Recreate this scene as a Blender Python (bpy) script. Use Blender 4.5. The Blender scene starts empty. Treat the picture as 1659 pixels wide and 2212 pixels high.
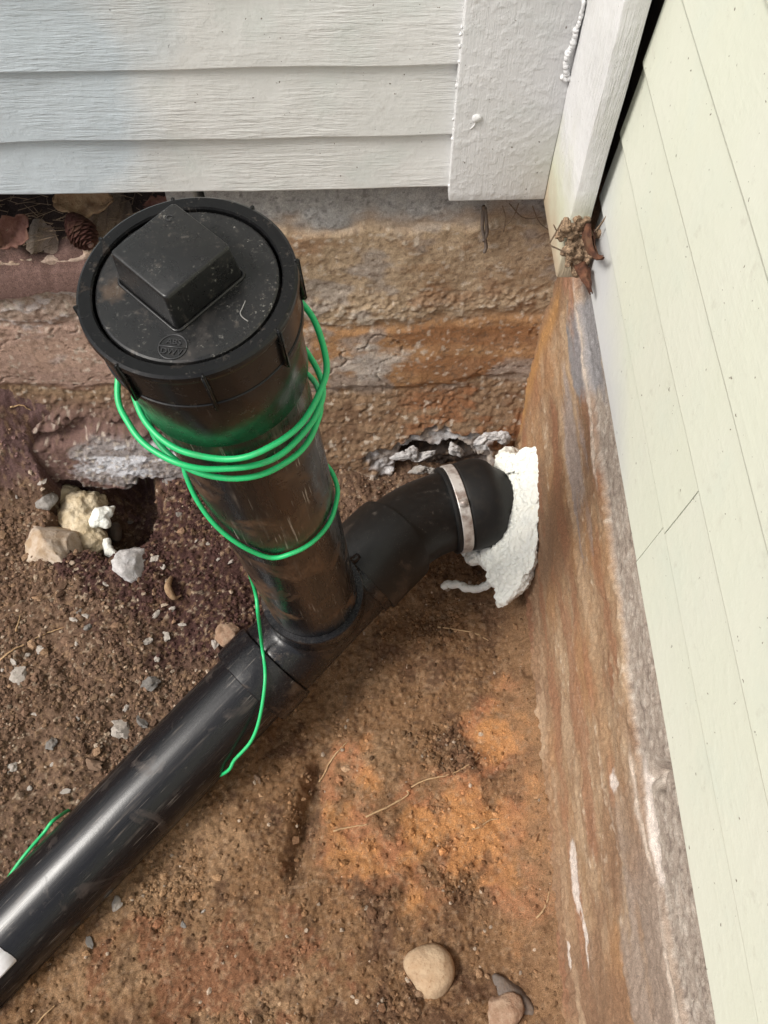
import bpy, bmesh, math, random
import numpy as np
from mathutils import Vector, Matrix, noise as mnoise

random.seed(7)
RNG = np.random.default_rng(11)
S = bpy.context.scene
C = S.collection
R = math.radians

# ------------------------------------------------------------------ camera
CAM_H = 1.2            # phone held 1.2 m above the pit floor
F_PX, W_PX, H_PX = 1800.0, 1659.0, 2212.0     # focal length and frame in photo units
PITCH, YAW = R(61.6), R(1.7)
cam = bpy.data.cameras.new('camera')
cam.sensor_fit = 'VERTICAL'
cam.sensor_height = 24.0
cam.lens = 24.0 * F_PX / H_PX
cam.clip_start = 0.02
cam.clip_end = 500
cam_o = bpy.data.objects.new('camera', cam)
C.objects.link(cam_o)
_fw = Vector((math.sin(YAW) * math.cos(PITCH), math.cos(YAW) * math.cos(PITCH), -math.sin(PITCH)))
_rt = Vector((math.cos(YAW), -math.sin(YAW), 0))
_up = _rt.cross(_fw)
cam_o.matrix_world = Matrix((( _rt.x, _up.x, -_fw.x, 0), (_rt.y, _up.y, -_fw.y, 0), (_rt.z, _up.z, -_fw.z, CAM_H), (0, 0, 0, 1)))
S.camera = cam_o
CAMP = Vector((0, 0, CAM_H))

# ------------------------------------------------------------------ world, sun, exposure
SUN_EL, SUN_AZ = R(50), R(-108)     # soft light from the open side, left of the pit
w = bpy.data.worlds.new('World')
S.world = w
w.use_nodes = True
nt = w.node_tree
nt.nodes.clear()
sky = nt.nodes.new('ShaderNodeTexSky')
sky.sky_type = 'NISHITA'
sky.sun_disc = False
sky.sun_elevation = SUN_EL
sky.sun_rotation = SUN_AZ
sky.air_density = 1.0
sky.dust_density = 4.0
sky.ozone_density = 1.0
hs = nt.nodes.new('ShaderNodeHueSaturation')
hs.inputs['Saturation'].default_value = 0.42      # overcast: a nearly grey sky
bg = nt.nodes.new('ShaderNodeBackground')
bg.inputs['Strength'].default_value = 0.085
wo = nt.nodes.new('ShaderNodeOutputWorld')
nt.links.new(sky.outputs[0], hs.inputs['Color'])
nt.links.new(hs.outputs[0], bg.inputs['Color'])
nt.links.new(bg.outputs[0], wo.inputs['Surface'])
sun = bpy.data.lights.new('sun', 'SUN')
sun.energy = 2.0
sun.angle = R(20)
sun.color = (1.0, 0.96, 0.9)
sun_o = bpy.data.objects.new('sun', sun)
C.objects.link(sun_o)
_d = Vector((math.sin(SUN_AZ) * math.cos(SUN_EL), math.cos(SUN_AZ) * math.cos(SUN_EL), math.sin(SUN_EL)))
sun_o.rotation_euler = _d.to_track_quat('Z', 'Y').to_euler()
sun_o.location = (-3, -2, 5)
S.view_settings.view_transform = 'Standard'
S.view_settings.look = 'None'
S.view_settings.gamma = 1.0
S.view_settings.exposure = 0.78
S.render.engine = 'CYCLES'
S.cycles.max_bounces = 6
S.cycles.use_denoising = True

# ------------------------------------------------------------------ photo pixel -> place
def ray(u, v):
    return _rt * ((u - W_PX / 2) / F_PX) + _up * (-(v - H_PX / 2) / F_PX) + _fw
def at_z(u, v, z):
    r = ray(u, v)
    return CAMP + r * ((z - CAM_H) / r.z)
def at_y(u, v, y):
    r = ray(u, v)
    return CAMP + r * (y / r.y)
def at_x(u, v, x):
    r = ray(u, v)
    return CAMP + r * (x / r.x)
def at_d(u, v, d):
    return CAMP + ray(u, v) * d
def proj(p):
    q = Vector(p) - CAMP
    d = q.dot(_fw)
    return (W_PX / 2 + F_PX * q.dot(_rt) / d, H_PX / 2 - F_PX * q.dot(_up) / d, d)

# ------------------------------------------------------------------ noise on arrays
def _hash(xi, yi, seed):
    n = (xi.astype(np.int64) * 374761393 + yi.astype(np.int64) * 668265263 + seed * 974634777) & 0xffffffff
    n = ((n ^ (n >> 13)) * 1274126177) & 0xffffffff
    n = ((n ^ (n >> 16)) * 2246822519) & 0xffffffff
    return ((n ^ (n >> 15)) & 0xffffff) / float(0xffffff)
def vnoise(x, y, seed):
    xi, yi = np.floor(x), np.floor(y)
    fx, fy = x - xi, y - yi
    fx = fx * fx * fx * (fx * (fx * 6 - 15) + 10)
    fy = fy * fy * fy * (fy * (fy * 6 - 15) + 10)
    a, b = _hash(xi, yi, seed), _hash(xi + 1, yi, seed)
    c, d = _hash(xi, yi + 1, seed), _hash(xi + 1, yi + 1, seed)
    return (a * (1 - fx) + b * fx) * (1 - fy) + (c * (1 - fx) + d * fx) * fy
def fbm(x, y, scale, octv, seed, gain=0.5):
    """zero-mean fractal noise, feature size about `scale` metres"""
    x, y = np.asarray(x, float), np.asarray(y, float)
    s, amp, tot = 0, 1.0, 0.0
    ca, sa = math.cos(0.6), math.sin(0.6)
    px, py = x / scale, y / scale
    for k in range(octv):
        s = s + amp * (vnoise(px + 17.3 * k, py - 9.1 * k, seed + k) * 2 - 1)
        tot += amp
        amp *= gain
        px, py = (px * ca - py * sa) * 2.03, (px * sa + py * ca) * 2.03
    return s / tot * 1.6
def cells(x, y, scale, seed):
    """distance to the nearest scattered point, in cells, and that point's random value"""
    px, py = np.asarray(x, float) / scale, np.asarray(y, float) / scale
    xi, yi = np.floor(px), np.floor(py)
    best = np.full(px.shape, 9.0)
    val = np.zeros(px.shape)
    for dx in (-1, 0, 1):
        for dy in (-1, 0, 1):
            cx, cy = xi + dx, yi + dy
            jx = cx + _hash(cx, cy, seed)
            jy = cy + _hash(cx, cy, seed + 1)
            d = np.hypot(px - jx, py - jy)
            h = _hash(cx, cy, seed + 2)
            m = d < best
            best = np.where(m, d, best)
            val = np.where(m, h, val)
    return best, val
def sstep(a, b, x):
    t = np.clip((x - a) / (b - a), 0, 1)
    return t * t * (3 - 2 * t)
def mixc(c, col, m):
    m = np.clip(m, 0, 1)[..., None]
    return c * (1 - m) + np.asarray(col) * m

# ------------------------------------------------------------------ materials
MATS = {}
class NT:
    def __init__(self, name):
        self.m = bpy.data.materials.new(name)
        self.m.use_nodes = True
        self.t = self.m.node_tree
        self.b = self.t.nodes['Principled BSDF']
        self.tc = self.t.nodes.new('ShaderNodeTexCoord')
        MATS[name] = self.m
    def n(self, kind, **kw):
        o = self.t.nodes.new(kind)
        for k, v in kw.items():
            setattr(o, k, v)
        return o
    def l(self, a, b):
        self.t.links.new(a, b)
    def map(self, scale=(1, 1, 1), src='Object', rot=(0, 0, 0)):
        mp = self.n('ShaderNodeMapping')
        mp.inputs['Scale'].default_value = scale
        mp.inputs['Rotation'].default_value = rot
        self.l(self.tc.outputs[src], mp.inputs['Vector'])
        return mp.outputs[0]
    def pos(self):
        return self.n('ShaderNodeNewGeometry').outputs['Position']
    def noise(self, vec, scale, detail=4, rough=0.55, dist=0.0):
        o = self.n('ShaderNodeTexNoise')
        o.inputs['Scale'].default_value = scale
        o.inputs['Detail'].default_value = detail
        o.inputs['Roughness'].default_value = rough
        o.inputs['Distortion'].default_value = dist
        self.l(vec, o.inputs['Vector'])
        return o.outputs['Fac']
    def voro(self, vec, scale, feat='F1'):
        o = self.n('ShaderNodeTexVoronoi', feature=feat)
        o.inputs['Scale'].default_value = scale
        self.l(vec, o.inputs['Vector'])
        return o.outputs['Distance']
    def ramp(self, fac, p0, p1, v0=0.0, v1=1.0):
        o = self.n('ShaderNodeMapRange')
        o.inputs['From Min'].default_value = p0
        o.inputs['From Max'].default_value = p1
        o.inputs['To Min'].default_value = v0
        o.inputs['To Max'].default_value = v1
        self.l(fac, o.inputs['Value'])
        return o.outputs[0]
    def math(self, op, a, b=None):
        o = self.n('ShaderNodeMath', operation=op)
        for i, q in enumerate((a, b)):
            if q is None: continue
            if isinstance(q, (int, float)): o.inputs[i].default_value = q
            else: self.l(q, o.inputs[i])
        return o.outputs[0]
    def mix(self, fac, a, b, mode='MIX'):
        o = self.n('ShaderNodeMix', data_type='RGBA', blend_type=mode)
        if isinstance(fac, (int, float)): o.inputs[0].default_value = fac
        else: self.l(fac, o.inputs[0])
        for i, q in ((6, a), (7, b)):
            if isinstance(q, (tuple, list)): o.inputs[i].default_value = (*q[:3], 1)
            else: self.l(q, o.inputs[i])
        return o.outputs[2]
    def attr(self, name='Col'):
        o = self.n('ShaderNodeAttribute', attribute_name=name)
        return o.outputs['Color']
    def bump(self, h, strength, dist, prev=None):
        o = self.n('ShaderNodeBump')
        o.inputs['Strength'].default_value = strength
        o.inputs['Distance'].default_value = dist
        self.l(h, o.inputs['Height'])
        if prev is not None: self.l(prev, o.inputs['Normal'])
        return o.outputs[0]
    def done(self, col, rough=0.6, nrm=None, spec=0.5, metal=0.0):
        if isinstance(col, (tuple, list)): self.b.inputs['Base Color'].default_value = (*col[:3], 1)
        else: self.l(col, self.b.inputs['Base Color'])
        if isinstance(rough, (int, float)): self.b.inputs['Roughness'].default_value = rough
        else: self.l(rough, self.b.inputs['Roughness'])
        if nrm is not None: self.l(nrm, self.b.inputs['Normal'])
        self.b.inputs['Specular IOR Level'].default_value = spec
        self.b.inputs['Metallic'].default_value = metal
        return self.m

def mat_earth(name, rough=0.95, spec=0.15, fine=0.0012, var=0.5):
    k = NT(name)
    v = k.map()
    n1 = k.noise(v, 900, 3, 0.7)
    n2 = k.noise(v, 260, 4, 0.65)
    f = k.ramp(n1, 0.25, 0.75, 1 - var, 1 + var)
    c = k.mix(1.0, k.attr(), f, 'MULTIPLY')
    f2 = k.ramp(n2, 0.3, 0.7, 0.8, 1.2)
    c = k.mix(1.0, c, f2, 'MULTIPLY')
    b = k.bump(n1, 0.9, fine)
    b = k.bump(n2, 0.35, fine * 1.5, b)
    return k.done(c, rough, b, spec)

def mat_paint(name, base, tint, tint2, axis='x', grain=0.6, blob=0.6, specks=True, extra=None):
    k = NT(name)
    sc = {'x': (0.09, 1, 1), 'y': (1, 0.09, 1), 'z': (1, 1, 0.09)}[axis]
    v = k.map()
    vg = k.map(sc)
    big = k.noise(v, 5, 3)
    med = k.noise(v, 14, 4)
    c = k.mix(k.ramp(big, 0.40, 0.60), base, tint)
    c = k.mix(k.ramp(med, 0.52, 0.70), c, tint2)
    g = k.noise(vg, 260, 5, 0.6, 0.35)
    g2 = k.noise(vg, 700, 3, 0.6, 0.2)
    gm = k.ramp(k.noise(v, 9, 2), 0.38, 0.62)
    bl = k.noise(v, 95, 3, 0.5)
    bl2 = k.noise(v, 330, 2, 0.5)
    dirt = k.noise(v, 60, 6, 0.7)
    c = k.mix(k.ramp(dirt, 0.60, 0.80, 0, 0.35), c, (0.30, 0.26, 0.21))
    if specks:
        sp = k.noise(k.map((1, 1, 1)), 210, 2, 0.5)
        c = k.mix(k.ramp(sp, 0.735, 0.76, 0, 0.85), c, (0.10, 0.07, 0.05))
    if extra: c = extra(k, v, c)
    b = k.bump(k.math('MULTIPLY', g, gm), grain, 0.003)
    b = k.bump(k.math('MULTIPLY', g2, gm), grain * 0.6, 0.002, b)
    b = k.bump(k.ramp(bl, 0.45, 0.75), blob, 0.0016, b)
    b = k.bump(bl2, blob * 0.35, 0.0015, b)
    return k.done(c, 0.48, b, 0.4)

def _blue_left(k, v, c):
    # colour shifts to a cooler blue tint away from the corner, in ragged patches
    v = k.pos(); sx = k.n('ShaderNodeSeparateXYZ'); k.l(v, sx.inputs[0])
    e = k.math('ADD', sx.outputs[0], k.math('MULTIPLY', k.math('SUBTRACT', k.noise(v, 4.5, 3), 0.5), 0.55))
    m = k.ramp(e, -0.30, -0.18, 0.75, 0.0)
    return k.mix(m, c, (0.50, 0.585, 0.655))
def _trim_stain(k, v, c):
    sx = k.n('ShaderNodeSeparateXYZ'); k.l(v, sx.inputs[0])
    e = k.math('ADD', sx.outputs[2], k.math('MULTIPLY', k.math('SUBTRACT', k.noise(v, 30, 4), 0.5), 0.08))
    c = k.mix(k.ramp(e, 0.60, 0.66, 0.8, 0.0), c, (0.55, 0.56, 0.40))
    return k.mix(k.ramp(e, 0.55, 0.60, 0.85, 0.0), c, (0.46, 0.36, 0.25))
mat_paint('grey_paint', (0.66, 0.665, 0.65), (0.68, 0.68, 0.665), (0.63, 0.655, 0.635), 'x', 0.55, 0.16, extra=_blue_left)
mat_paint('grey_paint_trim', (0.63, 0.63, 0.63), (0.65, 0.65, 0.645), (0.61, 0.62, 0.615), 'z', 0.3, 0.35)
mat_paint('grey_paint_edge', (0.66, 0.66, 0.66), (0.68, 0.68, 0.67), (0.63, 0.63, 0.61), 'z', 0.8, 0.2, extra=_trim_stain)
def _corner_shade(k, v, c):
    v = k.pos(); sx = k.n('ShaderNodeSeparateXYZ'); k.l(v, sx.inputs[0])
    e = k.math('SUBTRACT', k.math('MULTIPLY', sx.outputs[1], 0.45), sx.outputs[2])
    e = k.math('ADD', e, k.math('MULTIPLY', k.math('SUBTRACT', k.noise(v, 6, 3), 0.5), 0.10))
    return k.mix(k.ramp(e, -0.40, -0.33, 0.0, 0.85), c, (0.53, 0.54, 0.56))  # cool shade low by the corner, mixed into the paint colour
mat_paint('cream_paint', (0.60, 0.618, 0.515), (0.61, 0.622, 0.53), (0.585, 0.612, 0.52), 'x', 0.10, 0.10, extra=_corner_shade)

mat_earth('soil', 0.95, 0.12, 0.0020, 0.75)
mat_earth('wall_mud', 0.9, 0.2, 0.0014, 0.42)

def mat_abs(name, mud, mudcol, rough=0.33, streak='z', base=(0.007, 0.007, 0.0085), extra=None):
    k = NT(name)
    v = k.map()
    vs = k.map((1, 1, 0.06) if streak == 'z' else (1, 1, 1))
    m1 = k.noise(v, 16, 5, 0.65, 0.6)
    m2 = k.noise(vs, 120, 4, 0.7)
    m3 = k.noise(v, 420, 3, 0.7)
    mud_f = k.math('MULTIPLY', k.ramp(m1, 0.62 - mud * 0.28, 0.76 - mud * 0.28, 0, 1), k.ramp(m3, 0.25, 0.65, 0.25, 0.8))
    st = k.math('MULTIPLY', k.ramp(m2, 0.60, 0.72, 0, 0.65), k.ramp(k.noise(v, 22, 3), 0.35, 0.65))
    c = k.mix(mud_f, base, mudcol)
    c = k.mix(k.math('MULTIPLY', st, mud + 0.25), c, (0.34, 0.28, 0.23))
    m4 = k.noise(k.map((1, 1, 0.03), rot=(0.10, 0.16, 0)), 520, 2, 0.5)
    c = k.mix(k.math('MULTIPLY', k.ramp(m4, 0.64, 0.69, 0, 0.7), k.ramp(k.noise(v, 30, 3), 0.45, 0.62, 0, min(1, mud * 2.2))), c, (0.42, 0.37, 0.32))
    if extra: c = extra(k, v, c)
    rg = k.math('ADD', k.math('MULTIPLY', mud_f, 0.5), k.ramp(m2, 0.3, 0.7, rough - 0.05, rough + 0.1))
    b = k.bump(m2, 0.12, 0.0006)
    b = k.bump(m3, 0.08 + 0.25 * mud, 0.0005, b)
    return k.done(c, rg, b, 0.42)
mat_abs('abs_riser', 0.42, (0.16, 0.090, 0.050), 0.25)
mat_abs('abs_run', 0.18, (0.09, 0.07, 0.06), 0.24)
mat_abs('abs_fitting', 0.20, (0.12, 0.075, 0.045), 0.25, streak='n')
mat_abs('abs_elbow', 0.05, (0.10, 0.07, 0.05), 0.42, streak='n', base=(0.007, 0.007, 0.007))
def _plug_wear(k, v, c):
    d = k.n('ShaderNodeVectorMath', operation='DISTANCE')
    d.inputs[1].default_value = (-0.044, -0.004, 0.0)
    k.l(v, d.inputs[0])
    e = k.math('ADD', d.outputs['Value'], k.math('MULTIPLY', k.math('SUBTRACT', k.noise(v, 160, 3), 0.5), 0.016))
    c = k.mix(k.ramp(e, 0.003, 0.010, 0.45, 0.0), c, (0.13, 0.085, 0.055))
    sc = k.math('MULTIPLY', k.ramp(k.noise(v, 420, 3, 0.7), 0.60, 0.68), k.ramp(k.noise(v, 55, 2), 0.48, 0.62))
    return k.mix(k.math('MULTIPLY', sc, 0.7), c, (0.24, 0.23, 0.21))
mat_abs('abs_plug', 0.10, (0.06, 0.05, 0.045), 0.28, streak='n', base=(0.012, 0.012, 0.0125), extra=_plug_wear)
mat_abs('abs_ring', 0.06, (0.10, 0.07, 0.05), 0.20, streak='n', base=(0.007, 0.007, 0.0075))
MATS['abs_ring'].node_tree.nodes['Principled BSDF'].inputs['Specular IOR Level'].default_value = 0.26

k = NT('abs_scuff'); k.done((0.42, 0.41, 0.39), 0.7)
k = NT('abs_scuff_dim'); k.done((0.20, 0.195, 0.185), 0.7)
k = NT('abs_letter'); k.done((0.028, 0.028, 0.03), 0.4)
k = NT('rubber'); v = k.map()
k.done(k.mix(k.ramp(k.noise(v, 60, 4), 0.5, 0.75, 0, 0.5), (0.009, 0.009, 0.009), (0.03, 0.025, 0.02)), 0.6, k.bump(k.noise(v, 500, 2), 0.15, 0.0006), 0.35)
k = NT('stainless'); v = k.map((1, 1, 1))
k.done(k.mix(k.ramp(k.noise(v, 45, 4), 0.48, 0.66, 0, 0.8), (0.62, 0.60, 0.57), (0.20, 0.13, 0.10)), 0.42, k.bump(k.noise(v, 400, 2), 0.15, 0.0005), 0.5, 0.35)
k = NT('green_wire'); v = k.map()
k.done(k.mix(k.ramp(k.noise(v, 90, 5, 0.7), 0.52, 0.75, 0, 0.6), (0.018, 0.46, 0.15), (0.07, 0.24, 0.10)), 0.42, None, 0.5)
def mat_foam(name, a, b2, yel):
    k = NT(name); v = k.map()
    n = k.noise(v, 40, 4); n2 = k.noise(v, 170, 4, 0.6); vo = k.voro(v, 140)
    c = k.mix(k.ramp(n, 0.4, 0.65), a, b2)
    c = k.mix(k.ramp(n2, 0.58, 0.75, 0, 0.55), c, yel)
    bb = k.bump(n2, 0.8, 0.004)
    bb = k.bump(vo, 0.35, 0.002, bb)
    k.done(c, 0.7, bb, 0.25)
    k.b.inputs['Subsurface Weight'].default_value = 0.0
mat_foam('foam_white', (0.84, 0.84, 0.77), (0.78, 0.79, 0.74), (0.66, 0.63, 0.46))
mat_foam('foam_old', (0.48, 0.38, 0.24), (0.62, 0.53, 0.39), (0.36, 0.26, 0.14))
def mat_stone(name, a, b2, sp=(0.2, 0.17, 0.14), sc=60):
    k = NT(name); v = k.map()
    n = k.noise(v, sc, 5, 0.6); n2 = k.noise(v, sc * 6, 3, 0.6)
    c = k.mix(k.ramp(n, 0.35, 0.65), a, b2)
    c = k.mix(k.ramp(n2, 0.58, 0.72, 0, 0.6), c, sp)
    dn = k.noise(k.pos(), 45, 5, 0.7)
    c = k.mix(k.ramp(dn, 0.50, 0.66, 0, 0.12 if name in ('stone_pale', 'concrete_chunk') else 0.45), c, (0.17, 0.105, 0.062))
    k.done(c, 0.9, k.bump(n2, 0.7, 0.0016, k.bump(n, 0.6, 0.004)), 0.2)
mat_stone('stone_tan', (0.36, 0.245, 0.15), (0.44, 0.33, 0.22), (0.22, 0.13, 0.07), 40)
mat_stone('stone_pale', (0.50, 0.43, 0.37), (0.68, 0.63, 0.57), (0.26, 0.17, 0.11), 90)
mat_stone('stone_pink', (0.26, 0.155, 0.10), (0.38, 0.27, 0.19), (0.25, 0.14, 0.09), 90)
mat_stone('stone_grey', (0.22, 0.20, 0.18), (0.34, 0.32, 0.30), (0.13, 0.10, 0.08), 70)
mat_stone('stone_slate', (0.12, 0.095, 0.08), (0.18, 0.15, 0.13), (0.09, 0.07, 0.055), 60)
mat_stone('concrete_chunk', (0.36, 0.35, 0.35), (0.54, 0.52, 0.51), (0.20, 0.15, 0.12), 70)
mat_stone('concrete_tan', (0.36, 0.26, 0.17), (0.58, 0.50, 0.42), (0.26, 0.16, 0.10), 34)
mat_stone('cone', (0.085, 0.035, 0.030), (0.13, 0.055, 0.042), (0.05, 0.022, 0.02), 120)
mat_stone('cone_tip', (0.20, 0.12, 0.10), (0.26, 0.17, 0.14), (0.10, 0.05, 0.04), 120)
mat_stone('leaf_tan', (0.26, 0.155, 0.09), (0.38, 0.26, 0.155), (0.12, 0.06, 0.045), 110)
mat_stone('leaf_red', (0.13, 0.060, 0.048), (0.20, 0.105, 0.085), (0.07, 0.03, 0.026), 110)
mat_stone('bark_tip', (0.055, 0.026, 0.018), (0.16, 0.07, 0.04), (0.02, 0.013, 0.012), 110)
mat_stone('root', (0.40, 0.25, 0.13), (0.50, 0.35, 0.20), (0.28, 0.16, 0.09), 100)
mat_stone('needle', (0.17, 0.12, 0.085), (0.30, 0.22, 0.15), (0.10, 0.07, 0.05), 200)
mat_stone('dark_void', (0.03, 0.026, 0.024), (0.045, 0.04, 0.035), (0.03, 0.02, 0.02), 60)
mat_stone('house_core', (0.10, 0.09, 0.08), (0.14, 0.12, 0.11), (0.08, 0.06, 0.05), 20)
k = NT('label_white'); v = k.map()
k.done(k.mix(k.ramp(k.noise(v, 70, 4), 0.55, 0.8, 0, 0.4), (0.70, 0.70, 0.72), (0.50, 0.46, 0.42)), 0.5)

# ------------------------------------------------------------------ object helpers
def tag(o, label=None, cat=None, group=None, kind=None):
    if label: o['label'] = label
    if cat: o['category'] = cat
    if group: o['group'] = group
    if kind: o['kind'] = kind
    return o
def empty(name, loc):
    o = bpy.data.objects.new(name, None)
    o.empty_display_size = 0.05
    o.location = loc
    C.objects.link(o)
    return o
def wmat(o):
    m = Matrix.Translation(o.location) if o.type == 'EMPTY' else o['_w'] if False else o.matrix_basis.copy()
    p = o.parent
    return (wmat(p) @ m) if p else m
def link(name, me, mat=None, parent=None, world=None, smooth=True):
    o = bpy.data.objects.new(name, me)
    C.objects.link(o)
    if mat and not me.materials: me.materials.append(MATS[mat])
    world = world or Matrix.Identity(4)
    if parent:
        o.parent = parent
        o.matrix_basis = wmat(parent).inverted() @ world
    else:
        o.matrix_basis = world
    if smooth is not None and len(me.polygons):
        me.polygons.foreach_set('use_smooth', [bool(smooth)] * len(me.polygons))
    return o
def mesh_np(name, verts, faces):
    me = bpy.data.meshes.new(name)
    verts = np.asarray(verts, np.float32)
    me.vertices.add(len(verts))
    me.vertices.foreach_set('co', verts.ravel())
    faces = np.asarray(faces, np.int32)
    nf, nv = faces.shape
    me.loops.add(nf * nv)
    me.loops.foreach_set('vertex_index', faces.ravel())
    me.polygons.add(nf)
    me.polygons.foreach_set('loop_start', np.arange(0, nf * nv, nv, dtype=np.int32))
    me.polygons.foreach_set('loop_total', np.full(nf, nv, np.int32))
    me.update(calc_edges=True)
    return me
def set_col(me, col):
    a = me.color_attributes.new('Col', 'FLOAT_COLOR', 'POINT')
    c = np.ones((len(me.vertices), 4), np.float32)
    c[:, :3] = np.clip(np.asarray(col).reshape(-1, 3), 0.0, 1)
    a.data.foreach_set('color', c.ravel())
def grid_mesh(name, P, col=None):
    n, m = P.shape[:2]
    idx = np.arange(n * m).reshape(n, m)
    f = np.stack([idx[:-1, :-1], idx[1:, :-1], idx[1:, 1:], idx[:-1, 1:]], -1).reshape(-1, 4)
    me = mesh_np(name, P.reshape(-1, 3), f)
    if col is not None: set_col(me, col)
    return me
def bm_mesh(name, bm):
    bmesh.ops.recalc_face_normals(bm, faces=bm.faces)
    me = bpy.data.meshes.new(name)
    bm.to_mesh(me)
    bm.free()
    return me
def lathe(name, prof, n=72, close_start=False, close_end=False):
    """profile of (r, z) turned about local z"""
    bm = bmesh.new()
    rings = []
    for r, z in prof:
        rings.append([bm.verts.new((r * math.cos(2 * math.pi * i / n), r * math.sin(2 * math.pi * i / n), z)) for i in range(n)])
    for a, b in zip(rings, rings[1:]):
        for i in range(n):
            bm.faces.new((a[i], a[(i + 1) % n], b[(i + 1) % n], b[i]))
    if close_start: bm.faces.new(list(reversed(rings[0])))
    if close_end: bm.faces.new(rings[-1])
    return bm_mesh(name, bm)
def sharpen(o, ang=35):
    me = o.data
    me.polygons.foreach_set('use_smooth', [True] * len(me.polygons))
    try: me.set_sharp_from_angle(angle=R(ang))
    except Exception: pass
    return o
def frame(origin, zdir, xhint=(1, 0, 0)):
    z = Vector(zdir).normalized()
    x = Vector(xhint) - z * Vector(xhint).dot(z)
    x.normalize()
    y = z.cross(x)
    m = Matrix((x, y, z)).transposed().to_4x4()
    m.translation = origin
    return m
def tube_mesh(name, pts, rad, n=10, taper=None, cap=True):
    pts = [Vector(p) for p in pts]
    N = len(pts)
    tang = [(pts[min(i + 1, N - 1)] - pts[max(i - 1, 0)]).normalized() for i in range(N)]
    nrm = tang[0].orthogonal().normalized()
    verts, faces = [], []
    for i in range(N):
        nrm = (nrm - tang[i] * nrm.dot(tang[i])).normalized()
        bi = tang[i].cross(nrm)
        r = rad[i] if hasattr(rad, '__len__') else rad * (taper(i / (N - 1)) if taper else 1)
        for k in range(n):
            a = 2 * math.pi * k / n
            verts.append(pts[i] + (nrm * math.cos(a) + bi * math.sin(a)) * r)
    bm = bmesh.new()
    vs = [bm.verts.new(v) for v in verts]
    for i in range(N - 1):
        for k in range(n):
            bm.faces.new((vs[i * n + k], vs[i * n + (k + 1) % n], vs[(i + 1) * n + (k + 1) % n], vs[(i + 1) * n + k]))
    if cap:
        bm.faces.new(list(reversed(vs[:n])))
        bm.faces.new(vs[-n:])
    return bm_mesh(name, bm)
def spline(pts, per=10):
    pts = [Vector(p) for p in pts]
    P = [pts[0] * 2 - pts[1]] + pts + [pts[-1] * 2 - pts[-2]]
    out = []
    for i in range(1, len(P) - 2):
        p0, p1, p2, p3 = P[i - 1:i + 3]
        for j in range(per):
            t = j / per
            out.append(0.5 * ((2 * p1) + (p2 - p0) * t + (2 * p0 - 5 * p1 + 4 * p2 - p3) * t * t + (3 * p1 - p0 - 3 * p2 + p3) * t ** 3))
    out.append(pts[-1])
    return out
def box_bm(bm, lo, hi):
    vs = [bm.verts.new((x, y, z)) for x in (lo[0], hi[0]) for y in (lo[1], hi[1]) for z in (lo[2], hi[2])]
    for f in ((0, 1, 3, 2), (4, 6, 7, 5), (0, 4, 5, 1), (2, 3, 7, 6), (0, 2, 6, 4), (1, 5, 7, 3)):
        bm.faces.new([vs[i] for i in f])
    return vs
def remeshed(name, bm, voxel, smooth=2):
    """fuse overlapping shapes of one part into a single skin"""
    me = bm_mesh(name + '_raw', bm)
    o = bpy.data.objects.new(name + '_raw', me)
    C.objects.link(o)
    md = o.modifiers.new('r', 'REMESH'); md.mode = 'VOXEL'; md.voxel_size = voxel; md.use_smooth_shade = True
    if smooth:
        sm = o.modifiers.new('s', 'SMOOTH'); sm.factor = 0.5; sm.iterations = smooth
    dg = bpy.context.evaluated_depsgraph_get()
    out = bpy.data.meshes.new_from_object(o.evaluated_get(dg))
    out.name = name
    bpy.data.objects.remove(o)
    bpy.data.meshes.remove(me)
    return out
def lump(name, size, seed, sub=3, rough=0.25, freq=1.2, flat=0.0, facet=0.0):
    bm = bmesh.new()
    bmesh.ops.create_icosphere(bm, subdivisions=sub, radius=1.0)
    rr = random.Random(seed)
    planes = [(Vector((rr.gauss(0, 1), rr.gauss(0, 1), rr.gauss(0, 1))).normalized(), rr.uniform(0.55, 0.9)) for _ in range(9)]
    off = Vector((seed * 3.1, seed * 1.7, seed * 0.3))
    for v in bm.verts:
        d = v.co.normalized()
        s = 1 + rough * mnoise.noise(d * freq + off) + rough * 0.4 * mnoise.noise(d * freq * 2.7 + off)
        p = d * s
        if facet:
            for nn, dist in planes:
                e = p.dot(nn) - dist
                if e > 0: p -= nn * e * facet
        if flat and p.z < -flat: p.z = -flat + (p.z + flat) * 0.15
        v.co = Vector((p.x * size[0], p.y * size[1], p.z * size[2]))
    return bm_mesh(name, bm)

# ------------------------------------------------------------------ main placings, from the picture's geometry
WALL_Y = 0.775       # foundation face under the grey wall
WALL_X = 0.234       # foundation face under the cream wall, level with the camera
SKEW = 0.018         # the cream wall runs slightly outwards towards the corner
def at_wall(u, v, off=0.0):
    x = WALL_X - off
    for _ in range(8):
        p = at_x(u, v, x)
        x = WALL_X - off + SKEW * p.y
    return p
def camframe(x, y, z):   # right / ahead / down from the camera -> world
    return Vector((x * _rt.x + y * math.sin(YAW), x * _rt.y + y * math.cos(YAW), CAM_H + z))
CAP = camframe(-0.117, 0.3545, -0.3695)
TEE = camframe(-0.088, 0.425, -1.085)
PIPE_END = at_z(0, 2044, 0.005)
PIPE_MID = at_z(420, 1611, 0.062)
COUP = camframe(0.140, 0.600, -1.083)

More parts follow.
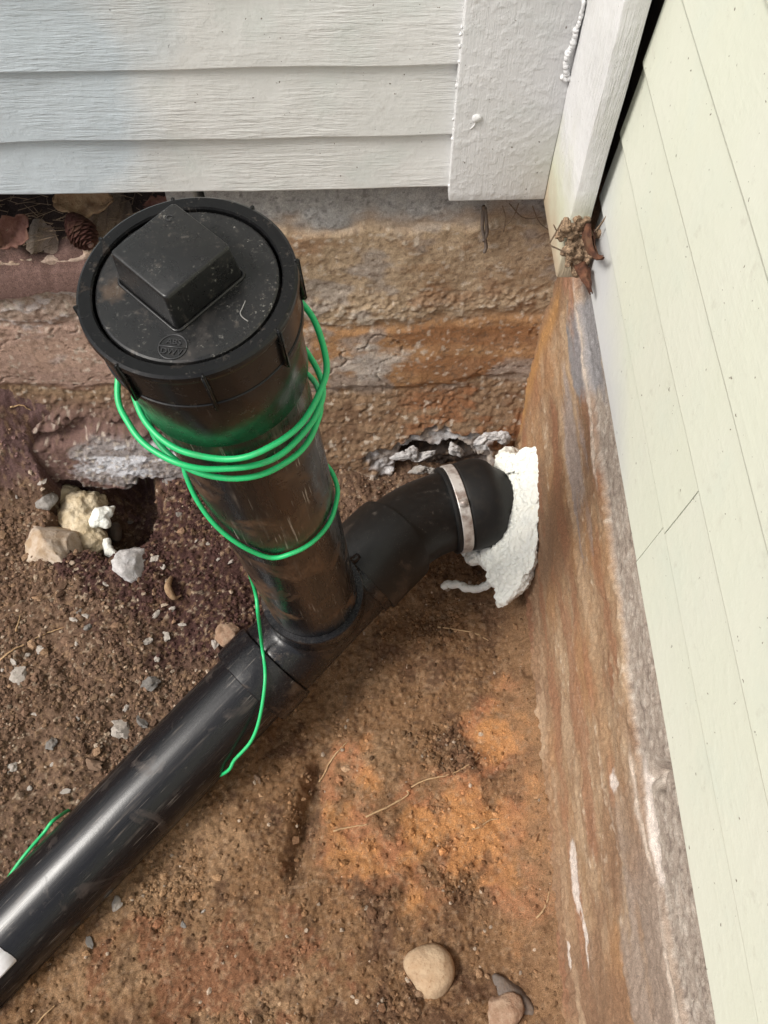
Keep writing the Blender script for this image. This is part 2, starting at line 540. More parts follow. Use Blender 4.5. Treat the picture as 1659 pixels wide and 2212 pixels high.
# ================================================================== SOIL
def seg_dist(x, y, a, b):
    ax, ay, bx, by = a[0], a[1], b[0], b[1]
    t = np.clip(((x - ax) * (bx - ax) + (y - ay) * (by - ay)) / ((bx - ax) ** 2 + (by - ay) ** 2), 0, 1)
    return np.hypot(x - ax - t * (bx - ax), y - ay - t * (by - ay))
def pxz(u, v, z=0.0):
    p = at_z(u, v, z)
    return p.x, p.y
HOLE = pxz(238, 1105, 0.0)
def soil_big(x, y):
    """broad shape of the pit floor"""
    h = 0.012 * fbm(x, y, 0.30, 2, 3)
    # bank of earth to the left of the pipe, rising towards the back wall
    side = sstep(0.02, 0.22, -(x * 0.72 - y * 0.69 + 0.375))     # left of the run pipe
    h = h + side * 0.035
    h = h + 0.19 * sstep(0.60, 0.79, y + 0.03 * fbm(x, y, .15, 2, 8)) * sstep(-0.40, -0.47, x + 0.02 * fbm(x, y, .1, 2, 12))
    h = h + 0.025 * sstep(0.66, 0.74, y) * sstep(-0.28, -0.2, x) * sstep(0.05, -0.05, x)
    # skirt of mud against the cream wall's foundation
    h = h + 0.05 * sstep(0.15, 0.245, x - 0.018 * y + 0.012 * fbm(x, y, .08, 2, 5)) ** 2
    # hollow under the fitting and the coupling
    h = h - 0.022 * np.exp(-(seg_dist(x, y, TEE, (COUP.x, COUP.y)) / 0.10) ** 2)
    # scooped pit at lower left and hollow along the pipe's right flank
    q = pxz(430, 2215)
    h = h - 0.02 * np.exp(-(((x - q[0]) / 0.07) ** 2 + ((y - q[1]) / 0.04) ** 2))
    # shovel bite: a step left of the clay patch
    q = pxz(640, 1870)
    q2 = pxz(690, 1660)
    h = h - 0.024 * np.exp(-(seg_dist(x, y, q, q2) / 0.016) ** 2)
    # hole with the old foam
    hx, hy = HOLE
    h = h - 0.13 * sstep(1.2, 0.8, np.hypot((x - hx) / 0.082, (y - hy) / 0.095) + 0.16 * fbm(x, y, .04, 2, 9))
    return h
def clay_mask(x, y):
    d = np.full(np.shape(x), 9.0)
    for (u, v, rx, ry) in ((760, 1720, 0.035, 0.06), (840, 1850, 0.075, 0.045), (1000, 1770, 0.085, 0.06), (1075, 1610, 0.035, 0.06), (1110, 1790, 0.06, 0.07), (900, 1930, 0.03, 0.03), (1130, 1900, 0.03, 0.05), (750, 1640, 0.02, 0.03)):
        q = pxz(u, v)
        d = np.minimum(d, np.hypot((x - q[0]) / (rx * 1.12), (y - q[1]) / (ry * 1.12)))
    m = sstep(1.55, 0.65, d + 0.55 * fbm(x, y, 0.05, 4, 21) + 0.12 * fbm(x, y, 0.01, 2, 23))
    return m * (1 - 0.75 * sstep(0.22, 0.6, fbm(x * 1.3 + y * .5, y - x * .4, 0.05, 4, 27)))
def soil_detail(x, y):
    clay = clay_mask(x, y)
    loose = 1 - 0.85 * clay
    left = sstep(0.0, 0.10, -(x * 0.72 - y * 0.69 + 0.375))
    d1, v1 = cells(x, y, 0.013, 31)
    d2, v2 = cells(x, y, 0.0065, 41)
    patch = sstep(-0.05, 0.5, fbm(x, y, 0.09, 3, 51))
    h = 0.0075 * fbm(x, y, 0.06, 4, 61, 0.45) * (0.5 + 0.5 * loose)
    h = h + loose * (0.18 + 0.82 * np.maximum(patch, left * 0.7)) * (0.0036 * np.maximum(0, 0.6 * v1 - d1 * 0.8) * 2 + 0.0034 * np.maximum(0, v2 - d2))
    h = h + (0.0015 * loose + 0.0005) * fbm(x, y, 0.006, 3, 71, 0.65)
    h = h + clay * 0.0016 * fbm(x * 0.7 + y * 0.7, (y - x) * 0.25, 0.010, 3, 75)
    return h
def soil_h(x, y):
    return soil_big(x, y) + soil_detail(x, y)
def soil_col(x, y):
    n1, n2, n3 = fbm(x, y, 0.12, 4, 81), fbm(x, y, 0.03, 4, 91), fbm(x, y, 0.008, 3, 95)
    c = np.empty(np.shape(x) + (3,)); c[:] = (0.205, 0.116, 0.060)
    c = mixc(c, (0.275, 0.170, 0.095), sstep(-0.2, 0.7, n1 + 0.6 * n2 + 0.3 * n3))
    c = mixc(c, (0.110, 0.060, 0.036), sstep(0.15, 0.85, n2 * 0.7 - n1 * 0.7) * 0.85)
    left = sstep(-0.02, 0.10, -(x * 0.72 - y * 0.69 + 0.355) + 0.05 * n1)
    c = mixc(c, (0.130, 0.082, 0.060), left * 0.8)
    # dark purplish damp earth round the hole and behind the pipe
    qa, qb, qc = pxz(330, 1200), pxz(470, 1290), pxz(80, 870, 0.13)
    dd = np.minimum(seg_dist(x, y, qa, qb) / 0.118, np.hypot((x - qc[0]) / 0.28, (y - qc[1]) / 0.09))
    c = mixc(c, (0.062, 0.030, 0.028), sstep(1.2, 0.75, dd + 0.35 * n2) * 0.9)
    qd = pxz(60, 900, 0.12)
    c = mixc(c, (0.165, 0.100, 0.095), sstep(1.2, 0.7, np.hypot((x - qd[0]) / 0.28, (y - qd[1]) / 0.10) + 0.3 * n2) * 0.85)
    # reddish earth along the front
    qe = pxz(470, 2100)
    c = mixc(c, (0.190, 0.080, 0.045), sstep(1.2, 0.6, np.hypot((x - qe[0]) / 0.12, (y - qe[1]) / 0.06) + 0.9 * n2 + 0.3 * n3) * 0.6)
    clay = clay_mask(x, y)
    c = mixc(c, (0.38, 0.170, 0.085), clay * sstep(-0.9, 0.3, n2) * 0.9)
    c = mixc(c, (0.46, 0.225, 0.090), clay * sstep(-0.15, 0.5, fbm(x, y, 0.055, 4, 99)) * 0.9)
    c = mixc(c, (0.085, 0.046, 0.027), sstep(0.25, 0.8, n3) * 0.6 * (1 - clay * 0.6))
    c = mixc(c, (0.36, 0.235, 0.14), sstep(0.3, 0.9, fbm(x, y, 0.005, 2, 97)) * 0.45)
    c = mixc(c, (0.42, 0.33, 0.24), sstep(0.75, 1.05, fbm(x, y, 0.006, 2, 103)) * 0.6 * (0.3 + 0.7 * left))
    c = mixc(c, (0.255, 0.148, 0.080), sstep(0.13, 0.23, x - 0.018 * y + 0.03 * n1) * 0.75)
    return c
SX0, SX1, SY0, SY1 = -1.02, 0.28, -0.34, 0.83
STEP = 0.0019
gx = np.arange(SX0, SX1, STEP)
gy = np.arange(SY0, SY1, STEP)
GX, GY = np.meshgrid(gx, gy, indexing='ij')
GZ = soil_h(GX, GY)
P = np.stack([GX, GY, GZ], -1)
# turn the sheet's rim down so that it is a body of earth, not a skin
colS = soil_col(GX, GY)
for sl in ((0, slice(None)), (-1, slice(None)), (slice(None), 0), (slice(None), -1)):
    P[sl][..., 2] -= 0.25
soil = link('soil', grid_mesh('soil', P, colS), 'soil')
tag(soil, kind='structure')
def soil_at(x, y):
    i = min(max(int((x - SX0) / STEP), 1), len(gx) - 2)
    j = min(max(int((y - SY0) / STEP), 1), len(gy) - 2)
    return float(GZ[i, j])
def on_soil(u, v):
    z = 0.0
    for _ in range(14):
        p = at_z(u, v, z)
        z = 0.5 * z + 0.5 * soil_at(p.x, p.y)
    p = at_z(u, v, z)
    p.z = soil_at(p.x, p.y)
    return p
# the yard round the pit, out to the horizon
ax_ = np.concatenate([-np.geomspace(120, 1.04, 24), [-1.005, -0.995], np.linspace(-0.9, 0.9, 19), np.geomspace(1.0, 120, 24)])
ay_ = np.concatenate([-np.geomspace(120, 0.36, 26), [-0.325, -0.315], np.linspace(-0.28, 0.8, 12), np.geomspace(1.0, 120, 22)])
AX, AY = np.meshgrid(ax_, ay_, indexing='ij')
out_d = np.maximum(np.maximum(-1.0 - AX, AX - 0.26), np.maximum(-0.32 - AY, AY - 0.81))
AZ = 0.02 + 0.09 * sstep(0.6, 0.8, AY) * sstep(-0.9, -1.0, AX) + 0.50 * sstep(0.25, 2.6, out_d) + 0.03 * fbm(AX, AY, 1.3, 3, 5) * sstep(0.1, 1, out_d) - 0.45 * sstep(0.0, -0.004, out_d)
colA = np.empty(AX.shape + (3,)); colA[:] = (0.17, 0.105, 0.06)
colA = mixc(colA, (0.06, 0.075, 0.03), sstep(1.6, 3.2, out_d + fbm(AX, AY, .8, 3, 6)))
tag(link('ground', grid_mesh('ground', np.stack([AX, AY, AZ], -1), colA), 'soil'), kind='structure')

# ================================================================== FOUNDATION UNDER THE GREY WALL
def padded(P, shift):
    Q = np.pad(P, ((1, 1), (1, 1), (0, 0)), mode='edge')
    for sl in ((0, slice(None)), (-1, slice(None)), (slice(None), 0), (slice(None), -1)):
        Q[sl] += np.asarray(shift)
    return Q
bx_ = np.concatenate([np.arange(-2.6, -1.3, 0.02), np.arange(-1.3, -0.70, 0.005), np.arange(-0.70, 0.30, 0.0021)])
bz_ = np.arange(-0.14, 0.600, 0.0021)
BX, BZ = np.meshgrid(bx_, bz_, indexing='ij')
n1, n2, n3 = fbm(BX, BZ, 0.10, 4, 201), fbm(BX, BZ * 2.2, 0.03, 4, 211), fbm(BX, BZ, 0.008, 3, 221)
zz = BZ + 0.016 * fbm(BX, BX * 0 + 3.3, 0.18, 3, 231) + 0.010 * n1 + 0.005 * n2
d = np.zeros_like(BX)
d += 0.006 * sstep(0.492, 0.482, zz)                         # where the mud coat begins
d += 0.0035 * np.exp(-((zz - 0.355) / 0.018) ** 2)             # crumbly ridge
d += 0.005 * sstep(0.335, 0.320, zz) * sstep(0.205, 0.222, zz)
d += 0.012 * sstep(0.33, 0.22, zz) + 0.050 * sstep(0.235, 0.03, zz)
foot_l = sstep(-0.20, -0.24, BX)
d += 0.008 * sstep(0.045, 0.030, zz) * (1 - foot_l)           # footing lip
d += 0.018 * sstep(0.150, 0.125, zz + 0.02 * n2) * foot_l
d -= 0.12 * sstep(0.045, 0.038, zz + 0.008 * n2) * foot_l     # undercut where the old hole was dug
rough = 0.5 * np.exp(-((zz - 0.365) / 0.022) ** 2) + 0.45 * sstep(0.215, 0.20, zz) + 0.2
d += 0.004 * n1 + 0.0014 * n2 * rough + 0.0022 * n3 * rough + 0.0012 * fbm(BX, BZ, 0.004, 2, 223) * rough
dc, vc = cells(BX, BZ, 0.009, 241)
lumpm = 0.9 * sstep(0.215, 0.20, zz) * sstep(0.0, 0.10, BX) + 0.8 * np.exp(-((zz - 0.36) / 0.02) ** 2) + 0.5 * sstep(0.215, 0.2, zz)
d += 0.0026 * np.maximum(0, vc * 0.9 - dc) * lumpm * sstep(-0.1, 0.5, n1 + n2)
sp1, sp2 = fbm(BX, BZ, 0.0045, 2, 243), fbm(BX, BZ, 0.007, 2, 245)
# cracks in the smooth mud coat
crk = np.abs(fbm(BX, BZ * 1.6, 0.11, 3, 251))
d -= 0.004 * sstep(0.02, 0.0, crk) * sstep(0.2, 0.22, zz) * sstep(0.34, 0.32, zz)
# open recess at the left, full of litter, and the slot beside it
recess = sstep(-0.226, -0.230, BX) * sstep(0.445, 0.462, zz - 0.012 * n2)
slot = sstep(0.005, 0.003, np.abs(BX + 0.187)) * sstep(0.45, 0.47, zz)
d -= 0.13 * recess + 0.05 * slot
# broken hole where the drain goes through, beside the corner
hole_d = np.hypot((BX - 0.110) / 0.074, (BZ - 0.01) / 0.080) + 0.30 * fbm(BX, BZ, .035, 4, 261)
hole = sstep(1.1, 0.95, hole_d)
d -= 0.035 * hole
d -= 0.010 * sstep(1.5, 1.35, hole_d) * sstep(-0.3, 0.2, n1 + 0.5)
P = np.stack([BX, WALL_Y - d, BZ], -1)
c = np.empty(BX.shape + (3,)); c[:] = (0.36, 0.355, 0.35)
c = mixc(c, (0.48, 0.47, 0.46), sstep(0.0, 0.9, n3) * 0.7)
c = mixc(c, (0.15, 0.14, 0.14), sstep(0.55, 0.95, fbm(BX, BZ, 0.005, 2, 271)) * 0.6)
c = mixc(c, (0.40, 0.30, 0.22), sstep(0.515, 0.475, zz + 0.030 * n1))
c = mixc(c, (0.44, 0.33, 0.22), sstep(0.50, 0.48, zz) * 0.9)
c = mixc(c, (0.31, 0.20, 0.115), sstep(0.50, 0.48, zz) * sstep(-0.1, 0.6, n1 * 0.6 + n2 * 0.6) * 0.9)
c = mixc(c, (0.60, 0.52, 0.42), sstep(0.50, 0.48, zz) * sstep(0.45, 0.9, n2 * 0.8 + n3 * 0.35) * 0.8)
c = mixc(c, (0.56, 0.48, 0.38), np.exp(-((zz - 0.355) / 0.016) ** 2) * sstep(0.0, 0.6, n3 + n2) * 0.8)
org = sstep(0.345, 0.325, zz) * sstep(0.198, 0.215, zz)
c = mixc(c, (0.36, 0.195, 0.090), org * 0.9)
c = mixc(c, (0.27, 0.13, 0.060), org * sstep(-0.1, 0.5, fbm(BX * 0.35, BZ, 0.03, 4, 281)) * 0.8)
q = at_y(800, 760, WALL_Y)
c = mixc(c, (0.50, 0.45, 0.40), org * sstep(1.2, 0.5, np.hypot((BX - q.x) / 0.045, (BZ - q.z) / 0.04) + 0.5 * n2) * 0.85)
pt = fbm(BX, BZ * 1.5, 0.07, 4, 285)
c = mixc(c, (0.34, 0.30, 0.27), sstep(0.25, 0.6, pt) * sstep(0.5, 0.48, zz) * 0.7)
c = mixc(c, (0.30, 0.165, 0.09), sstep(0.3, 0.7, -pt) * sstep(0.5, 0.47, zz) * 0.6)
low = sstep(0.215, 0.190, zz)
c = mixc(c, (0.255, 0.165, 0.100), low)
c = mixc(c, (0.15, 0.085, 0.05), low * sstep(0.0, 0.6, n2 + 0.4 * n3) * 0.8)
c = mixc(c, (0.29, 0.125, 0.055), low * sstep(0.02, 0.08, BX) * sstep(-0.3, 0.3, n1 + n2) * 0.6)
c = mixc(c, (0.58, 0.50, 0.42), np.exp(-((zz - 0.035) / 0.006) ** 2) * sstep(-0.3, 0.3, n2) * 0.8)
c = mixc(c, (0.44, 0.33, 0.30), sstep(-0.22, -0.30, BX) * sstep(0.46, 0.44, zz) * sstep(0.20, 0.22, zz) * 0.55)
c = mixc(c, (0.62, 0.56, 0.54), sstep(-0.22, -0.30, BX) * sstep(0.43, 0.40, zz) * sstep(0.31, 0.34, zz) * sstep(0.2, 0.6, n2 + .4 * n3) * 0.7)
# fresh pale broken concrete round the hole
rim = sstep(0.02, 0.25, hole) * 1.0
c = mixc(c, (0.05, 0.042, 0.04), sstep(0.3, 0.8, hole) * 0.9); rim = rim * (1 - sstep(0.3, 0.8, hole))  # inside of the shallow hole painted dark in place of deep shade
rim2 = sstep(1.52, 1.38, hole_d) * sstep(0.95, 1.1, hole_d)
c = mixc(c, (0.42, 0.41, 0.41), np.maximum(rim, rim2) * (0.55 + 0.45 * sstep(-0.2, 0.4, n2)))
c = mixc(c, (0.66, 0.64, 0.64), rim2 * sstep(0.1, 0.6, n2 + 0.3 * n3))
c = mixc(c, (0.15, 0.09, 0.08), foot_l * sstep(0.20, 0.15, zz) * 0.9)
pl = sstep(1.2, 0.8, np.hypot((BX + 0.365) / 0.11, (BZ - 0.085) / 0.045) + 0.35 * n2)
c = mixc(c, (0.30, 0.27, 0.26), pl * 0.9)
c = mixc(c, (0.60, 0.60, 0.63), pl * sstep(-0.2, 0.4, n2 + 0.3 * n3))
c = mixc(c, (0.20, 0.19, 0.18), foot_l * sstep(0.05, 0.04, zz))
c = mixc(c, (0.16, 0.105, 0.07), sstep(0.45, 0.95, sp1) * sstep(0.5, 0.48, zz) * 0.65)
c = mixc(c, (0.60, 0.52, 0.43), sstep(0.6, 1.05, sp2) * sstep(0.5, 0.48, zz) * 0.6)
c = mixc(c, (0.06, 0.05, 0.045), np.maximum(recess, slot) * 0.85)  # recess and slot painted dark, standing in for their shade
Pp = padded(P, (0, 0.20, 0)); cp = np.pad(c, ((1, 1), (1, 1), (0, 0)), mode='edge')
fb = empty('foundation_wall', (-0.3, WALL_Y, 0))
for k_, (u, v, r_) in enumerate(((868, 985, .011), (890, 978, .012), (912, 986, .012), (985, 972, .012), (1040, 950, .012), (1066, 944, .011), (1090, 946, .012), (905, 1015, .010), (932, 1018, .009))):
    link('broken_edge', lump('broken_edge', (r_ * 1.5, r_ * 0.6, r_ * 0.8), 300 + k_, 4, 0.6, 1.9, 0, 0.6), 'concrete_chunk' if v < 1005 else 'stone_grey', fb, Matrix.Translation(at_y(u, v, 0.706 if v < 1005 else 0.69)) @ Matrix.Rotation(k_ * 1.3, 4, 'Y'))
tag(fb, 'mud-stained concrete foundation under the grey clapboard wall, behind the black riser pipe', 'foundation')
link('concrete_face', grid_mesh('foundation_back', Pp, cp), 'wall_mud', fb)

# ================================================================== FOUNDATION UNDER THE CREAM WALL
ry_ = np.concatenate([np.arange(-3.0, -0.12, 0.04), np.arange(-0.12, 0.80, 0.0021)])
rz_ = np.arange(-0.14, 0.600, 0.0021)
RY, RZ = np.meshgrid(ry_, rz_, indexing='ij')
n1, n2, n3 = fbm(RY, RZ, 0.10, 4, 301), fbm(RY * 0.45, RZ, 0.028, 4, 311), fbm(RY, RZ, 0.007, 3, 321)
st = fbm(RY * 0.16, RZ, 0.016, 4, 331)                         # trowelled streaks along the wall
zb = 0.435 + 0.05 * sstep(0.15, 0.75, RY) + 0.02 * fbm(RY, RY * 0 + 1.7, 0.25, 3, 341) + 0.006 * n2
mudm = sstep(zb + 0.004, zb - 0.006, RZ)
d = 0.005 * mudm + 0.007 * sstep(0.34, 0.05, RZ) + 0.003 * sstep(0.36, 0.335, RZ + 0.02 * n1)
d += 0.003 * n1 * mudm + 0.0010 * n2 + 0.0007 * st * mudm + 0.0009 * n3 + 0.0007 * fbm(RY, RZ, 0.004, 2, 323)
dc, vc = cells(RY, RZ, 0.012, 351)
d += 0.005 * np.maximum(0, vc - dc) * sstep(0.16, 0.06, RZ)
jt = at_wall(1415, 1680)
jl = RY - jt.y - 0.006 * fbm(RZ, RZ * 0, 0.03, 3, 361)
d -= 0.010 * np.exp(-(jl / 0.004) ** 2) * sstep(0.44, 0.46, RZ)
d -= 0.020 * sstep(1.1, 0.7, np.hypot((RY - jt.y + .002) / 0.016, (RZ - 0.478) / 0.016) + 0.4 * n2)
P = np.stack([WALL_X + SKEW * RY - d, RY, RZ], -1)
c = np.empty(RY.shape + (3,)); c[:] = (0.36, 0.30, 0.25)
c = mixc(c, (0.49, 0.43, 0.37), sstep(-0.1, 0.8, n3) * 0.8)
c = mixc(c, (0.17, 0.13, 0.11), sstep(0.45, 0.95, fbm(RY, RZ, 0.005, 2, 371)) * 0.65)
mud = np.empty_like(c); mud[:] = (0.340, 0.220, 0.130)
mud = mixc(mud, (0.40, 0.285, 0.185), sstep(-0.3, 0.8, st + 0.5 * n3) * 0.7)
mud = mixc(mud, (0.20, 0.125, 0.08), sstep(0.5, 0.95, fbm(RY, RZ, 0.006, 2, 325)) * 0.5)
mud = mixc(mud, (0.36, 0.195, 0.095), sstep(0.0, 0.7, n1) * 0.7)
mud = mixc(mud, (0.25, 0.145, 0.085), sstep(0.1, 0.7, -n1 + 0.5 * n2) * 0.7)
mud = mixc(mud, (0.62, 0.50, 0.38), sstep(0.62, 1.0, st * 0.6 + n3 * 0.5) * 0.7)
mud = mixc(mud, (0.300, 0.185, 0.110), sstep(0.20, 0.06, RZ + 0.03 * n1) * 0.7)
n4, n5 = fbm(RY, RZ * 0.6, 0.16, 4, 333), fbm(RY * 0.35, RZ, 0.05, 4, 335)
mud = mixc(mud, (0.215, 0.125, 0.078), sstep(0.1, 0.6, n4) * 0.65)
mud = mixc(mud, (0.47, 0.34, 0.225), sstep(0.15, 0.7, n5 - 0.4 * n4) * 0.6)
mud = mixc(mud, (0.30, 0.135, 0.075), sstep(0.3, 0.8, -n5 + 0.3 * n2) * 0.5)
c = c * (1 - mudm[..., None]) + mud * mudm[..., None]
# old grey mortar smear between the concrete and the mud towards the front, and grey patches by the corner
g1 = sstep(0.32, 0.36, RZ + 0.02 * st + 0.03 * n1) * mudm * sstep(0.20, 0.02, RY + 0.05 * n1)
c = mixc(c, (0.30, 0.235, 0.19), g1 * 0.9)
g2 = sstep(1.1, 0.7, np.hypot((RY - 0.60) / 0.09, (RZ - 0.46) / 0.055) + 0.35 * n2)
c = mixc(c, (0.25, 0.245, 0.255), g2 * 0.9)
g3 = sstep(1.1, 0.6, np.hypot((RY - 0.50) / 0.12, (RZ - 0.375) / 0.035) + 0.5 * st)
c = mixc(c, (0.33, 0.28, 0.26), g3 * 0.75)
# lime bloom along the edge of the coat, and a few bare chips
bl = np.exp(-((RZ - zb + 0.012) / 0.007) ** 2) * sstep(0.0, 0.5, fbm(RY * 0.3, RZ, 0.03, 3, 381) + 0.3)
c = mixc(c, (0.66, 0.56, 0.47), bl * 0.85)
bl2 = np.exp(-((RZ - 0.335 - 0.02 * n1) / 0.004) ** 2) * sstep(0.1, 0.5, fbm(RY * 0.4, RZ, 0.06, 3, 391))
c = mixc(c, (0.66, 0.55, 0.45), bl2 * 0.8)
for (u, v, ru, rv) in ((1245, 1905, 0.034, 0.016), (1262, 2010, 0.03, 0.006), (1235, 2065, 0.012, 0.006), (1312, 1690, 0.012, 0.010), (1215, 2140, 0.02, 0.008), (1385, 1790, 0.05, 0.007)):
    q = at_wall(u, v, 0.012)
    m = sstep(1.2, 0.75, np.hypot((RY - q.y) / ru, (RZ - q.z) / rv) + 0.45 * n2 + 0.2 * n3)
    c = mixc(c, (0.68, 0.60, 0.54), m * 0.9)
# orange run-down beside the corner
o1 = np.exp(-((RY - 0.735) / 0.02) ** 2) * sstep(0.43, 0.38, RZ)
c = mixc(c, (0.42, 0.225, 0.085), o1 * 0.8)
c = mixc(c, (0.40, 0.22, 0.15), np.exp(-((RY - 0.70) / 0.03) ** 2) * sstep(0.40, 0.46, RZ) * sstep(-0.2, 0.4, n1 + n2) * 0.7)
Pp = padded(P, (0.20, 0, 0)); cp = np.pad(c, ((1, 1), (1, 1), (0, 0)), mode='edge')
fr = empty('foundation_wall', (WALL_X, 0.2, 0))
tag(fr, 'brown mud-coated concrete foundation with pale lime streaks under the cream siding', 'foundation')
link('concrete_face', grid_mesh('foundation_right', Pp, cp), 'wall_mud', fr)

# ================================================================== HOUSE WALLS
def board(name, L, z0, z1, t_bot, t_top, seed, wob=0.0009, seglen=0.012, round_=0.0025):
    """clapboard: local x along the board, local -y outward, z up; its bottom edge wavers a little"""
    n = max(4, int(L / seglen))
    prof = [(0.004, z0 + 0.0005), (-t_bot + round_, z0), (-t_bot + round_ * 0.3, z0 + round_ * 0.3), (-t_bot, z0 + round_ * 1.3),
            (-t_bot + (t_bot - t_top) * 0.33, z0 + (z1 - z0) * 0.33), (-t_bot + (t_bot - t_top) * 0.66, z0 + (z1 - z0) * 0.66), (-t_top, z1), (0.004, z1)]
    xs = np.linspace(0, L, n + 1)
    w1 = fbm(xs, xs * 0 + seed, 0.12, 3, 400 + seed) * wob
    w2 = fbm(xs, xs * 0 + seed, 0.2, 3, 500 + seed) * wob
    V = []
    for i, x in enumerate(xs):
        for j, (yy, z) in enumerate(prof):
            V.append((x, yy + (w2[i] if 0 < j < 6 else 0), z + (w1[i] if j < 4 else 0)))
    m = len(prof)
    F = []
    for i in range(n):
        for j in range(m):
            a, b = i * m + j, i * m + (j + 1) % m
            F.append((a, b, b + m, a + m))
    me = bpy.data.meshes.new(name)
    me.from_pydata(V, [], F + [tuple(range(m - 1, -1, -1)), tuple(n * m + j for j in range(m))])
    bm = bmesh.new(); bm.from_mesh(me); bmesh.ops.recalc_face_normals(bm, faces=bm.faces); bm.to_mesh(me); bm.free()
    return me

gw = empty('house_wall', (-0.3, WALL_Y, 0.55))
tag(gw, 'grey painted clapboard house wall with a broad corner board, above the black cleanout cap', 'wall')
EXPO = 0.0755
bz = [0.556, 0.6226, 0.700, 0.7765]
while bz[-1] < 1.35: bz.append(bz[-1] + EXPO)
SID_Y = 0.767
for i, z0 in enumerate(bz[:-1]):
    z1 = bz[i + 1] + 0.006
    me = board('siding_board', 2.6 + 0.094 + (i % 3) * 0.0012, z0, z1, 0.0100, 0.0050, i + 1, 0.0016 if i < 3 else 0.001, 0.012, 0.0012)
    o = link('siding_board', me, 'grey_paint', gw, Matrix.Translation((-2.6, SID_Y, 0)) @ Matrix.Rotation(R(0.0), 4, 'Y'))
    sharpen(o, 10)
bm = bmesh.new(); box_bm(bm, (-2.6, SID_Y + 0.006, 0.575), (0.5, SID_Y + 0.09, 2.6))
link('wall_panel', bm_mesh('wall_panel', bm), 'house_core', gw, smooth=False)
bm = bmesh.new(); box_bm(bm, (-2.6, SID_Y - 0.010, bz[-1]), (0.21, SID_Y + 0.005, 2.6))
link('upper_siding', bm_mesh('upper_siding', bm), 'grey_paint', gw, smooth=False)
def plank(name, lo, hi, seed, axis_sub=60, wob=0.0008, bev=0.0022):
    bm = bmesh.new()
    box_bm(bm, lo, hi)
    es = [e for e in bm.edges if abs(e.verts[0].co.z - e.verts[1].co.z) > (hi[2] - lo[2]) * 0.5]
    bmesh.ops.subdivide_edges(bm, edges=es, cuts=axis_sub, use_grid_fill=False)
    bmesh.ops.bevel(bm, geom=[e for e in bm.edges if e.calc_face_angle(0) > 1.0], offset=bev, segments=2, affect='EDGES', profile=0.6)
    off = Vector((seed * 7.7, 0, 0))
    for v in bm.verts:
        v.co.x += wob * mnoise.noise(v.co * 14 + off)
        v.co.y += wob * mnoise.noise(v.co * 14 + off + Vector((3, 9, 1)))
    return bm_mesh(name, bm)
o = link('corner_board', plank('corner_board', (0.0940, 0.744, 0.547), (0.2012, 0.766, 1.40), 1, 70, 0.0012), 'grey_paint_trim', gw)
sharpen(o, 40)
o = link('corner_trim', plank('corner_trim', (0.2012, 0.634, 0.540), (0.2225, 0.7655, 1.40), 2, 70, 0.0014), 'grey_paint_edge', gw)
sharpen(o, 40)
cb = o
# nail head sunk in the corner board with its run of paint
q = at_y(1030, 256, 0.7435)
nail = link('nail_head', lump('nail_head', (0.0048, 0.0022, 0.0048), 3, 3, 0.12), 'grey_paint_trim', gw, Matrix.Translation(q))
pts = [q + Vector((0, 0.0, -0.002)), q + Vector((-0.002, 0.0004, -0.008)), q + Vector((-0.006, 0.001, -0.013))]
link('paint_run', tube_mesh('paint_run', spline(pts, 6), 0.0011, 7), 'grey_paint_trim', gw)
# torn bead of caulk between board and trim
def lumpy_tube(name, pts, r, seed, n=10, amp=0.5, per=8):
    pp = spline(pts, per)
    rr = [max(0.0006, r * (1 + amp * mnoise.noise(Vector((i * 0.35, seed, 0))))) for i in range(len(pp))]
    rr[0] *= 0.4; rr[-1] *= 0.4
    pp = [p + Vector((mnoise.noise(Vector((i * .4, seed + 5, 0))), mnoise.noise(Vector((i * .4, seed + 9, 0))), 0)) * r * 0.4 for i, p in enumerate(pp)]
    return tube_mesh(name, pp, rr, n)
for pl_, rr in (([(1245, 60), (1238, 95), (1226, 118), (1222, 150), (1232, 175)], 0.0032), ([(1262, 0), (1254, 40), (1246, 62)], 0.0022), ([(1212, 166), (1224, 172), (1236, 166)], 0.0028)):
    link('caulk_bead', lumpy_tube('caulk_bead', [at_y(u, v, 0.7425) for u, v in pl_], rr * 0.85, len(pl_), 10, 0.3, 14), 'grey_paint_trim', gw)
for k in range(13):      # paint and caulk crumbs down the joint of siding and board
    v = random.uniform(0, 410)
    q = at_y(1003 - v * 0.081 - random.uniform(0, 3), v, 0.7475)
    s = random.uniform(0.0007, 0.0021)
    link('paint_crumb', lump('paint_crumb', (s, s * 0.8, s * random.uniform(0.8, 1.8)), 40 + k, 2, 0.4), 'grey_paint_trim', gw, Matrix.Translation(q))

rw = empty('house_wall', (WALL_X, 0.2, 0.55))
tag(rw, 'cream painted clapboard house wall with smooth boards along the right of the pit', 'wall')
rz0 = [0.550, 0.624, 0.700, 0.772]
while rz0[-1] < 1.75: rz0.append(rz0[-1] + EXPO)
SID_X = 0.2305
rot = Matrix.Rotation(R(90), 4, 'Z')
